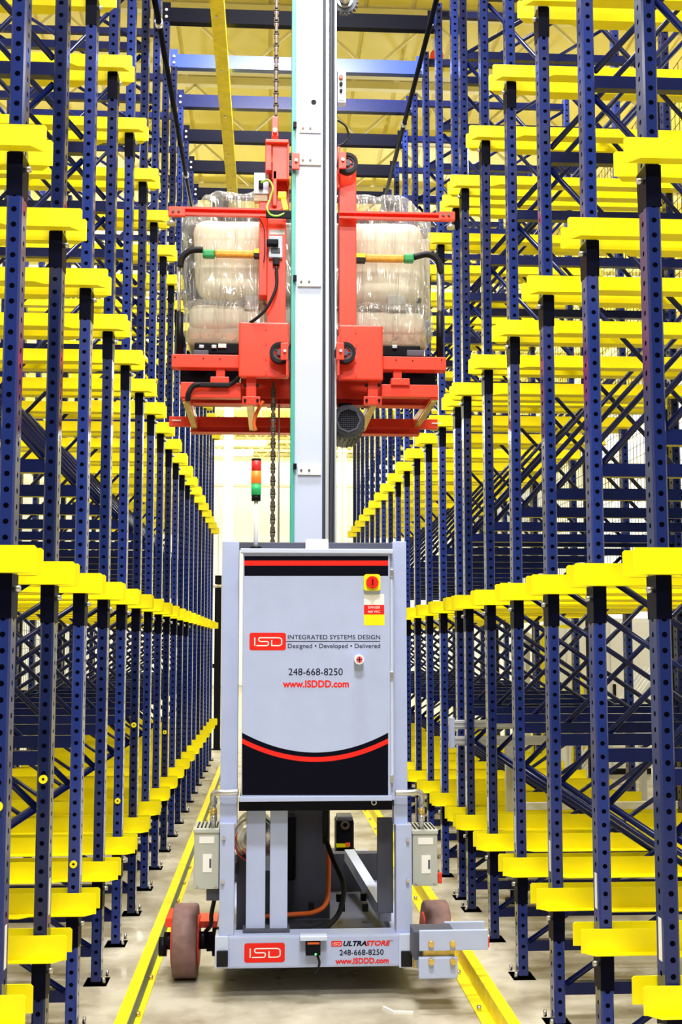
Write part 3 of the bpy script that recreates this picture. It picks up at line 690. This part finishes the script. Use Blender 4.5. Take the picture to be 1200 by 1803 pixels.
# left and right verticals
PB('left_upright', R_, car, 468, 300, 509, 368, 7.0, .1); PB('left_upright', R_, car, 470, 366, 503, 600, YK, .12); PB('left_channel_lip', R_, car, 456, 378, 470, 520, YK + .02, .1)
PB('right_upright', R_, car, 597, 272, 627, 590, YK, .12); PB('right_flange', R_, car, 593, 258, 599, 330, YK - .02, .06)
for px0, px1 in ((420, 509), (596, 674)): PB('lower_plate', R_, car, px0, 567 if px0 < 500 else 572, px1, 664 if px0 < 500 else 669, YK - .03, .05, .01)
for x, y0 in ((468, 572), (626, 577)):
    for py in range(y0, y0 + 95, 26): PB('weld_bead', R_, car, x - 1.5, py, x + 1.5, py + 10, YK - .034, .008, .002)
# guide rollers
def roller(px, py, Y, s):
    X, Z = at(px, py, Y); b = MB(); b.ring((X, Y, Z), 1, .062, .043, .05, 30); o = b.build('guide_roller', M['rubber'], car)
    b = MB(); b.ring((X, Y, Z), 1, .043, .034, .03, 24); b.cyl((X, Y - .02, Z), (X, Y + .025, Z), .018, 14)
    for k in range(5):
        a = 2 * math.pi * k / 5; b.bar((X, Y, Z), (X + .038 * math.cos(a), Y, Z + .038 * math.sin(a)), .02, .009)
    b.build('spoked_hub', M['grey_dark'], o)
    Xb, _ = at(px + s * 8, py, Y - .05)
    b = MB(); b.box(Xb - .024, Xb + .02, Y - .07, Y - .055, Z - .055, Z + .045, .003); b.box(Xb - .024, Xb - .018, Y - .055, YK - .03, Z - .055, Z + .045); b.build('roller_bracket', R_, o)
    b = MB(); b.cyl((Xb, Y - .085, Z - .005), (Xb, Y - .07, Z - .005), .01, 6); b.build('axle_nut', M['steel'], o)
roller(493, 622, YK - .075, 1); roller(607, 622, YK - .075, -1); roller(611, 289, YK - .075, -1); roller(513, 290, YK + .05, 1)
for px in (505, 595.5): PB('roller_guard', R_, car, px - 1.5, 592, px + 1.8, 660, YK - .14, .11, 0)
# upper C bar halves
def cbar(px0, px1, py0, py1, xe):
    PB('guard_bar', R_, car, px0, py0, px1, py1, 6.86, .012, 0); PB('guard_bar_lip', R_, car, px0, py0, px1, py0 + 3.5, 6.835, .03, 0); PB('guard_bar_lip', R_, car, px0, py1 - 3.5, px1, py1, 6.835, .03, 0)
    PB('bar_end', R_, car, xe[0], py0 - 1, xe[1], py1 + 1, 6.833, .03)
    for t in (.28, .62):
        X, Z = at(xe[0] + (xe[1] - xe[0]) * t, (py0 + py1) / 2 - 1, 6.83); b = MB(); b.cyl((X, 6.822, Z), (X, 6.834, Z), .008, 8); b.build('bolt', M['chain'], car)
    xk = xe[0] + 5 if xe[0] < 400 else xe[1] - 8
    X, Z = at(xk, py1 + 4, 6.85); b = MB(); b.cyl((X, 6.85, Z - .03), (X, 6.85, Z + .03), .006, 8); b.cyl((X, 6.85, Z - .045), (X, 6.85, Z - .025), .024, 16); b.build('levelling_foot', M['steel'], car)
cbar(298, 470, 365, 379, (296, 326)); cbar(597, 800, 373, 386, (772, 801))
# lower fork beams
PB('fork_beam', R_, car, 302, 624, 421, 647, 6.93, .09, .004); PB('fork_beam', R_, car, 674, 628, 785, 651, 6.93, .09, .004)
for px, py in ((308, 629), (358, 631), (387, 632), (697, 634), (726, 635), (777, 634)):
    X, Z = at(px, py, 6.93); b = MB(); b.cyl((X, 6.926, Z), (X, 6.931, Z), .004, 6); b.build('screw', M['black'], car)
PB('table_drawer', M['black'], car, 317, 627, 420, 676, 7.08, .7, 0); PB('table_drawer', M['black'], car, 676, 627, 766, 678, 7.08, .7, 0)
PB('hanger_block', R_, car, 380, 648, 396, 664, 6.95, .06); PB('hanger_block', R_, car, 692, 651, 707, 668, 6.95, .06)
PB('hanger_foot', R_, car, 370, 663, 403, 674, 6.93, .08); PB('hanger_foot', R_, car, 688, 666, 721, 678, 6.93, .08)
# underframe, 1 m deep
zt = lambda py: at(552, py, 6.95)[1]
XA, XB = at(318, 690, 6.95)[0], at(771, 690, 6.95)[0]; z0_, z1_ = zt(700), zt(677)
PB('underframe_beam', R_, car, 318, 673, 424, 700, 6.95, .06, .004); PB('underframe_beam', R_, car, 671, 677, 771, 699, 6.95, .06, .004); PB('underframe_beam', R_, car, 424, 656, 672, 702, 7.25, .06)
def lbar(px, py0, wpx, m_=None):
    X, Z = at(px, py0, 6.97); wd = wpx * 6.97 / F
    b = MB(); b.box(X - wd / 2, X + wd / 2, 6.96, 7.92, Z, Z + .05, .002); b.build('slide_bar', R_, car)
    b = MB(); b.box(X - wd / 2 + .004, X + wd / 2 - .004, 6.97, 7.915, Z - .012, Z); b.build('wear_strip', M['brass'], car)
for px, py in ((327, 706), (440, 710), (657, 712), (764, 704)): lbar(px, py, 13)
for zz, yy in ((z0_ - .05, 7.86), (z0_ + .03, 7.3)):
    b = MB(); b.box(XA, XB, yy, yy + .07, zz, zz + .06); b.box(XA, XB, yy - .03, yy + .07, zz - .006, zz); b.build('cross_member', R_, car)
b = MB(); b.box(XA - .14, XB + .12, 7.82, 7.86, z0_ - .02, z0_ + .045, .003); b.build('rear_beam', R_, car)
for X in (XA - .12, XB + .08): b = MB(); b.box(X, X + .06, 7.81, 7.819, z0_ + .012, z0_ + .02); b.build('reflector', M['paper'], car)
for px in (442, 656):
    PB('drop_leg', R_, car, px - 9, 662, px + 9, 706, 6.92, .05); PB('leg_plate', R_, car, px - 16, 698, px + 16, 712, 6.915, .06, .003)
    for dx in (-11, 11):
        for py in (678, 705):
            X, Z = at(px + dx, py, 6.91); b = MB(); b.cyl((X, 6.9, Z), (X, 6.93, Z), .009, 6); b.build('bolt', M['black'], car)
PB('belly_plate', M['black'], car, 470, 684, 520, 702, 7.4, .3, 0)
# gear motor under the right side
X, Z = at(612, 742, 7.1)
b = MB(); b.tube([(X, 7.06, Z), (X, 7.065, Z), (X, 7.1, Z), (X, 7.45, Z)], [.07, .095, .104, .104], 28); gm = b.build('gear_motor', M['grey_dark'], car)
b = MB(); b.ring((X, 7.055, Z), 1, .078, .066, .015, 8); b.build('fan_cowl', M['grey_dark'], gm)
b = MB()
for k in range(-5, 6):
    q = math.sqrt(max(.064 ** 2 - (k * .0118) ** 2, 0)); b.box(X + k * .0118 - .0012, X + k * .0118 + .0012, 7.048, 7.052, Z - q, Z + q); b.box(X - q, X + q, 7.048, 7.052, Z + k * .0118 - .0012, Z + k * .0118 + .0012)
o = b.build('fan_grille', M['black'], gm); o['kind'] = 'stuff'
for k in range(10):
    a = -math.pi * (.1 + .8 * k / 9); b = MB(); b.bar((X + .104 * math.cos(a), 7.15, Z + .104 * math.sin(a)), (X + .104 * math.cos(a), 7.44, Z + .104 * math.sin(a)), .014, .008, (math.cos(a), 0, math.sin(a))); b.build('cooling_fin', M['grey_dark'], gm)
b = MB(); b.box(X - .05, X + .03, 7.2, 7.4, Z + .09, z0_ + .02); b.build('motor_mount', M['black'], gm)
# cable, boxes and connectors on the carriage
b = MB(); b.tube(smooth_path([p3(486, 470, 6.87), p3(487, 500, 6.86), p3(480, 522, 6.85), p3(468, 544, 6.85), p3(452, 560, 6.86), p3(440, 568, 6.88)]), .0095, 8); b.build('black_hose', M['rubber'], car)
lb = PB('limit_switch', M['grey_light'], car, 473, 415, 497, 453, 6.87, .03, .004)
PB('switch_handle', M['black'], lb, 469, 420, 490, 431, 6.83, .05, .008); PB('switch_socket', M['grey_dark'], lb, 477, 436, 493, 445, 6.862, .012, .004); PB('connector', M['rubber'], lb, 480, 453, 492, 466, 6.87, .03, .006); PB('name_tag', M['beige_grey'], car, 474, 405, 501, 413, 6.897, .004, 0)
jb = PB('terminal_box', M['grey_light'], car, 447, 304, 473, 341, 6.93, .06, .004); PB('box_foot', M['board'], jb, 447, 341, 471, 354, 6.94, .05); PB('box_bracket', R_, jb, 456, 353, 473, 368, 6.95, .04)
b = MB(); b.tube(smooth_path([p3(459, 322, 6.9), p3(472, 317, 6.88), p3(480, 331, 6.87), p3(475, 350, 6.87), p3(470, 366, 6.82), p3(476, 378, 6.82), p3(490, 380, 6.82), p3(503, 374, 6.83)]), .006, 8); b.build('earth_wire', mat('green_yellow_wire', (.30, .62, .05), .4), car)
PB('cable_gland', M['black'], jb, 455, 317, 463, 330, 6.9, .04, .006); PB('clamp_arm', M['black'], car, 468, 370, 513, 384, 6.822, .012, .003)
b = MB(); b.box(*[at(498, 345, 6.84)[0] - .03, at(498, 345, 6.84)[0] + .02], 6.83, 6.86, at(498, 350, 6.84)[1], at(498, 338, 6.84)[1], .006); b.bar(p3(498, 348, 6.845), p3(503, 370, 6.845), .022, .03); b.build('yellow_connector', M['sign_yellow'], car)
b = MB(); b.tube(smooth_path([p3(457, 385, 6.88), p3(465, 405, 6.87), p3(466, 440, 6.87), p3(464, 462, 6.88)]), .003, 6); b.build('thin_wire', M['rubber'], car)
b = MB(); b.tube(smooth_path([p3(463, 706, 7.0), p3(452, 726, 7.0), p3(447, 745, 7.0), p3(450, 758, 7.0)]), .011, 8); b.build('orange_cable', M['orange'], car)
b = MB(); b.tube(smooth_path([p3(330, 706, 6.93), p3(332, 692, 6.92), p3(340, 680, 6.92), p3(352, 677, 6.92)]), .016, 8); b.build('black_boot', M['rubber'], car)
PB('cable_sleeve', M['rubber'], car, 340, 673, 405, 681, 6.91, .03, .006)
b = MB(); b.tube(smooth_path([p3(404, 678, 6.925), p3(414, 671, 6.92), p3(420, 664, 6.9)]), .014, 8); b.build('black_boot', M['rubber'], car)
# padded retaining arms in front of the seat
YS = 6.96
for s, q in ((-1, dict(curve=[(317, 470), (320, 455), (330, 444), (343, 440), (357, 440)], grn=(356, 378), amb=(378, 447), tip=(447, 457), y=(438, 452))), (1, dict(curve=[(776, 482), (772, 462), (762, 451), (748, 448), (728, 453)], grn=(711, 729), amb=(643, 711), tip=(627, 643), y=(446, 460)))):
    y0, y1 = q['y']; yc = (y0 + y1) / 2
    t = PB('retaining_arm', M['amber'], car, q['amb'][0], y0 + 1, q['amb'][1], y1 - 1, YS, .05, .012)
    PB('green_sleeve', M['green'], t, q['grn'][0], y0, q['grn'][1], y1, YS - .005, .055, .012)
    PB('yellow_tip', M['sign_yellow'], t, q['tip'][0], y0, q['tip'][1], yc, YS - .002, .05, 0); PB('black_tip', M['rubber'], t, q['tip'][0], yc, q['tip'][1], y1, YS - .002, .05, 0)
    b = MB(); b.tube(smooth_path([p3(a, c_, YS + .02) for a, c_ in q['curve']]), [.02 + .0 * k for k in range(6 * 4 + 1)], 10); b.build('black_bend', M['rubber'], t)
    px = 315 if s < 0 else 773
    b = MB(); b.tube([p3(px, 470 if s < 0 else 480, YS + .02), p3(px, 560, YS + .02)], .012, 10); b.build('arm_post', M['steel'], t)
    b = MB(); b.tube([p3(px + 1, 550, YS + .02), p3(px + 1, 628, YS + .02)], .022, 10); b.build('arm_cylinder', M['black'], t)

# ------------------------------------------------------------------ wrapped car seat
def soft(x0, x1, y0, y1, z0, z1, r, m_, amp=.0, freq=6, seed=0, n=26, bottom_taper=0, ridged=False, top_taper=0):
    bm = bmesh.new(); bmesh.ops.create_cube(bm, size=2)
    bmesh.ops.subdivide_edges(bm, edges=bm.edges[:], cuts=n, use_grid_fill=True)
    hx, hy, hz = (x1 - x0) / 2, (y1 - y0) / 2, (z1 - z0) / 2; c = Vector(((x0 + x1) / 2, (y0 + y1) / 2, (z0 + z1) / 2))
    for v in bm.verts:
        p = Vector((v.co.x * hx, v.co.y * hy, v.co.z * hz)); q = Vector((max(-hx + r, min(hx - r, p.x)), max(-hy + min(r, hy * .98), min(hy - min(r, hy * .98), p.y)), max(-hz + r, min(hz - r, p.z))))
        d_ = p - q; nrm = d_.normalized() if d_.length > 1e-6 else Vector((0, 0, 0)); p = q + nrm * r if d_.length > 1e-6 else p
        if bottom_taper:
            t = max(0, -p.z / hz); p.x *= 1 - bottom_taper * t * t
        if top_taper:
            t = max(0, p.z / hz - .55) / .45; p.x *= 1 - top_taper * t
        if amp:
            k = noise.noise(Vector((p.x * freq, p.y * freq, p.z * freq)) + Vector((seed, 0, 0)))
            if ridged:
                u_, v_ = p.x * .8 + p.z * .6, p.z * .8 - p.x * .6
                k = .9 - 1.9 * abs(noise.noise(Vector((u_ * freq * 2.4, p.y * freq * .8, v_ * freq * .45)) + Vector((seed, 3, 0)))) + .5 * noise.noise(Vector((p.x * 4, seed, p.z * 4)))
            p += (nrm if nrm.length else Vector((0, 0, 0))) * amp * k
        v.co = c + p
    for f_ in bm.faces: f_.smooth = True
    mb = MB(); mb.bm.free(); mb.bm = bm; return mb
YE = 7.06
def sx0(px): return at(px, 460, YE)[0]
def sz0(py): return at(540, py, YE)[1]
seat = thing('car_seat', 'beige leather bench car seat wrapped in clear plastic on the red carriage', 'car seat', (sx0(543), 7.4, sz0(626)))
soft(sx0(338), sx0(552), YE + .03, YE + .34, sz0(524), sz0(382), .085, None, .012, 4, 1, bottom_taper=.12).build('backrest', M['leather'], seat)
soft(sx0(546), sx0(748), YE + .03, YE + .34, sz0(527), sz0(382), .085, None, .012, 4, 5, bottom_taper=.10).build('backrest', M['leather'], seat)
soft(sx0(332), sx0(545), YE + .0, YE + .72, sz0(580), sz0(536), .06, None, .008, 4, 2).build('cushion', M['leather'], seat)
soft(sx0(543), sx0(750), YE + .0, YE + .72, sz0(586), sz0(543), .06, None, .008, 4, 3).build('cushion', M['leather'], seat)
soft(sx0(330), sx0(752), YE + .03, YE + .70, sz0(612), sz0(566), .05, None, .004, 4, 4).build('seat_skirt', M['board'], seat)
soft(sx0(326), sx0(346), YE + .12, YE + .42, sz0(532), sz0(384), .04, None).build('side_bolster', M['rubber'], seat)
PB('side_panel', M['board'], seat, 322, 514, 430, 540, YE + .32, .05, .01); PB('side_panel', M['board'], seat, 690, 420, 757, 560, YE + .36, .05, .01)
for a, c_ in ((430, 456), (682, 714)): PB('floor_hinge', M['beige_grey'], seat, a, 520, c_, 545, YE - .01, .06, .006)
PB('gap_shade_bar', M['rubber'], seat, 345, 520, 742, 546, YE + .2, .1, .01)  # dark bar added to stand for the shade in the backrest gap
# folded head frame on top
b = MB(); zf = sz0(356); b.tube(smooth_path([p3(375, 372, YE + .2), p3(377, 352, YE + .2), p3(395, 347, YE + .22), p3(470, 352, YE + .25), p3(560, 352, YE + .25), p3(690, 355, YE + .22), p3(703, 362, YE + .2), p3(704, 385, YE + .2)], 5), .013, 8); b.build('head_frame', M['black'], seat)
soft(sx0(378), sx0(700), YE + .12, YE + .34, sz0(377), sz0(358), .03, None, .004, 8, 9).build('head_pad', M['rubber'], seat)
for a in (372, 704):
    b = MB(); b.tube([p3(a, 350, YE + .15), p3(a, 392, YE + .15)], .009, 8); b.build('head_rod', M['steel'], seat)
PB('latch', M['black'], seat, 380, 352, 402, 362, YE + .1, .06, .006); PB('latch', M['black'], seat, 676, 357, 702, 366, YE + .1, .06, .006)
soft(sx0(356), sx0(368), YE + .12, YE + .2, sz0(366), sz0(346), .015, None).build('foam_block', mat('pale_yellow_foam', (.8, .7, .25), .7), seat)
# seat base
PB('seat_base', M['black'], seat, 342, 606, 740, 626, YE + .02, .66, .01)
for a, c_ in ((340, 367), (716, 746)): PB('base_foot', M['grey_dark'], seat, a, 616, c_, 627, YE - .02, .1, .006)
for a in (350, 372, 690): PB('base_latch', M['steel'], seat, a, 607, a + 9, 613, YE + .0, .03, .003)
PB('base_tag', M['paper'], seat, 384, 605, 398, 612, YE + .005, .02, 0)
# clear film
soft(sx0(320), sx0(757), YE - .03, YE + .5, sz0(545), sz0(340), .075, None, .014, 7, 11, 70, .02, True, .2).build('plastic_wrap', M['film'], seat)
soft(sx0(324), sx0(760), YE - .035, YE + .76, sz0(600), sz0(530), .06, None, .010, 8, 21, 70, 0, True).build('plastic_wrap', M['film'], seat)

# ------------------------------------------------------------------ conveyor through the right rack, and what stands beyond
cv = thing('conveyor_stand', 'aluminium profile conveyor stand passing through the right rack', 'conveyor', (2.0, 8.22, 0))
for zz in (1.17, 1.06):
    b = MB(); b.box(1.27, 4.3, 8.19, 8.25, zz, zz + .06, .004); b.box(1.27, 4.3, 8.184, 8.19, zz + .012, zz + .018); b.box(1.27, 4.3, 8.184, 8.19, zz + .04, zz + .046); b.build('profile_beam', M['alu'], cv)
b = MB(); b.box(1.24, 1.27, 8.17, 8.27, 1.04, 1.25, .006); b.build('end_cap', M['grey'], cv)
for X in (1.66, 2.9, 4.1):
    b = MB(); b.box(X - .035, X + .035, 8.19, 8.25, .09, 1.06, .003)
    for k in (-.018, 0, .018): b.box(X + k - .003, X + k + .003, 8.185, 8.19, .1, 1.05)
    b.build('profile_leg', M['alu'], cv); b = MB(); b.cyl((X, 8.22, 0), (X, 8.22, .03), .05, 18); b.cyl((X, 8.22, .03), (X, 8.22, .09), .014, 8); b.build('levelling_foot', M['rubber'], cv)
b = MB(); b.box(1.7, 4.3, 8.2, 8.24, .62, .67, .003); b.build('lower_rail', M['white'], cv)
def incline(px0, py0, px1, py1, Y, lab):
    a, b_ = p3(px0, py0, Y), p3(px1, py1, Y); d_ = (b_ - a).normalized()
    t = thing('sloping_chute', lab, 'chute', (b_.x, Y, b_.z))
    m_ = MB(); m_.bar(a, b_, .6, .05); m_.build('bed', M['alu'], t); n = Vector((-d_.z, 0, d_.x)) if d_.x < 0 else Vector((d_.z, 0, -d_.x))
    if n.z < 0: n = -n
    for k in range(5):
        y = Y - .28 + k * .14; m_ = MB(); m_.bar(a + n * .04 + Vector((0, y - Y, 0)), b_ + n * .04 + Vector((0, y - Y, 0)), .03, .03); m_.build('rib', M['white'], t)
    for q in (a.lerp(b_, .15), a.lerp(b_, .85)):
        m_ = MB(); m_.box(q.x - .03, q.x + .03, Y - .05, Y + .05, 0, q.z - .02); m_.build('leg', M['alu'], t)
incline(905, 1110, 1050, 1225, 15.5, 'pale ribbed chute sloping down behind the right racks, nearer one')
incline(860, 1120, 960, 1200, 19, 'pale ribbed chute sloping down behind the right racks, farther one')
incline(1150, 1180, 1000, 1400, 13.5, 'long pale ribbed chute leaning low behind the right racks')
# yellow step ladder
def ladder(px, Y, lab):
    X, _ = at(px, 1200, Y)
    t = thing('step_ladder', lab, 'ladder', (X, Y, 0))
    for sx in (-.28, .28):
        b = MB(); b.bar((X + sx, Y - .3, 0), (X + sx * .7, Y, 1.95), .05, .07); b.build('side_rail', M['yellow'], t); b = MB(); b.bar((X + sx, Y + .5, 0), (X + sx * .7, Y + .04, 1.95), .04, .05); b.build('rear_leg', M['yellow'], t)
    for k in range(6):
        f = (k + .7) / 6.5; b = MB(); b.box(X - .27 * (1 - .3 * f), X + .27 * (1 - .3 * f), Y - .3 * (1 - f) - .05, Y - .3 * (1 - f) + .05, 1.95 * f - .015, 1.95 * f + .015); b.build('tread', M['alu'], t)
    b = MB(); b.box(X - .22, X + .22, Y - .05, Y + .09, 1.95, 1.99); b.build('top_cap', M['yellow'], t)
ladder(985, 14.9, 'yellow step ladder standing behind the right racks'); 
X, _ = at(1180, 1150, 11.5); t = thing('guard_rail_post', 'yellow safety gate behind the right racks near the picture edge', 'gate', (X, 11.5, 0))
for dx in (-.12, .25): b = MB(); b.box(X + dx - .03, X + dx + .03, 11.47, 11.53, 0, 2.0); b.build('post', M['yellow'], t)
for zz in (.6, 1.2, 1.85): b = MB(); b.box(X - .1, X + .23, 11.48, 11.52, zz, zz + .06); b.build('bar', M['yellow'], t)
# equipment boxes behind the racks
for i, (x, y, w_, d_, h, m_, lab) in enumerate(((4.6, 16.5, 1.2, .9, 2.1, 'white', 'tall white machine cabinet behind the right racks'), (5.2, 12.2, 1.0, .8, 1.5, 'alu', 'waist-high pale machine cabinet behind the right racks'), (-4.4, 13, 1.3, .9, 1.9, 'white', 'tall white machine cabinet behind the left racks'), (-3.9, 9.2, 1.0, .8, 1.1, 'cream', 'low cream machine cabinet behind the left racks'))):
    t = thing('machine_cabinet', lab, 'cabinet', (x, y, 0))
    b = MB(); b.box(x - w_ / 2, x + w_ / 2, y - d_ / 2, y + d_ / 2, .08, h, .01); b.build('body', M[m_], t)
    b = MB(); b.box(x - w_ / 2 + .03, x + w_ / 2 - .03, y - d_ / 2 + .03, y + d_ / 2 - .03, 0, .08); b.build('plinth', M['black'], t)
    for k in (0, 1):
        b = MB(); b.box(x - w_ / 2 + .03 + k * w_ / 2, x - .015 + k * w_ / 2 - .015 * k, y - d_ / 2 - .02, y - d_ / 2, .12, h - .05, .004); dd = b.build('door', M[m_], t)
        b = MB(); b.box(x + (.05 if k else -.09), x + (.09 if k else -.05), y - d_ / 2 - .045, y - d_ / 2 - .02, h * .5, h * .5 + .16, .005); b.build('handle', M['black'], dd)
# wire guard fences behind the racks
def fence(x, ya, yb, z0, z1, lab, step=.1):
    t = thing('wire_guard_fence', lab, 'fence', (x, (ya + yb) / 2, 0))
    n = max(2, int((yb - ya) / 2.4))
    for k in range(n + 1):
        y = ya + (yb - ya) * k / n; b = MB(); b.box(x - .03, x + .03, y - .03, y + .03, 0, z1 + .04); b.build('post', M['black'], t)
    b = MB(); y = ya
    while y < yb: b.box(x - .002, x + .002, y - .002, y + .002, z0, z1); y += step
    zz = z0
    while zz < z1: b.box(x - .002, x + .002, ya, yb, zz - .002, zz + .002); zz += step
    o = b.build('wire_mesh', M['black'], t); o['kind'] = 'stuff'
fence(3.25, 4.5, 19.5, 2.3, 6.4, 'tall black wire guard fence behind the right racks'); fence(-2.75, 5, 19, .2, 2.3, 'low black wire guard fence behind the left racks')
# black fence posts at the aisle end
X, _ = at(383, 1200, 20.2)
t = thing('aisle_end_gate', 'black gate post closing the far end of the aisle at the left', 'gate', (X, 20.2, 0))
b = MB(); b.box(X - .06, X + .05, 20.15, 20.25, 0, 2.9); b.build('post', M['black'], t); b = MB(); b.box(X - .12, X + .11, 20.1, 20.3, 0, .02); b.build('foot', M['black'], t)
b = MB(); b.cyl((X - .09, 20.14, 2.72), (X + .14, 20.14, 2.72), .03, 10); b.build('latch', M['steel'], t)
b = MB(); b.box(X - .4, X - .06, 20.18, 20.22, 1.35, 1.42); b.build('rail', M['black'], t)

# small things seen here and there
X, Z = at(768, 100, 14.6)
t = thing('hanging_reel', 'small cream and red reel hanging under the roof beyond the right rack top', 'reel', (X, 14.6, Z))
b = MB(); b.tube([(X, 14.6, Z - .02), (X, 14.6, Z + .25), (X + .02, 14.6, max(Z + .3, 9.49))], [.05, .07, .03], 12); b.build('hanger', M['cream'], t)
b = MB(); b.ring((X, 14.6, Z), 1, .085, .03, .08, 18); b.build('reel', M['red'], t)
b = MB(); pts = [(at(675, 1736, 5.9)[0], 5.92, .006), (at(690, 1741, 5.9)[0], 5.84, .006), (at(724, 1742, 5.9)[0], 5.83, .006)]
for p, q in zip(pts, pts[1:]): b.bar(p, q, .012, .012, (0, 0, 1))
tag(b.build('cable_tie', M['paper']), 'white strip lying on the floor before the bumper', 'strip')
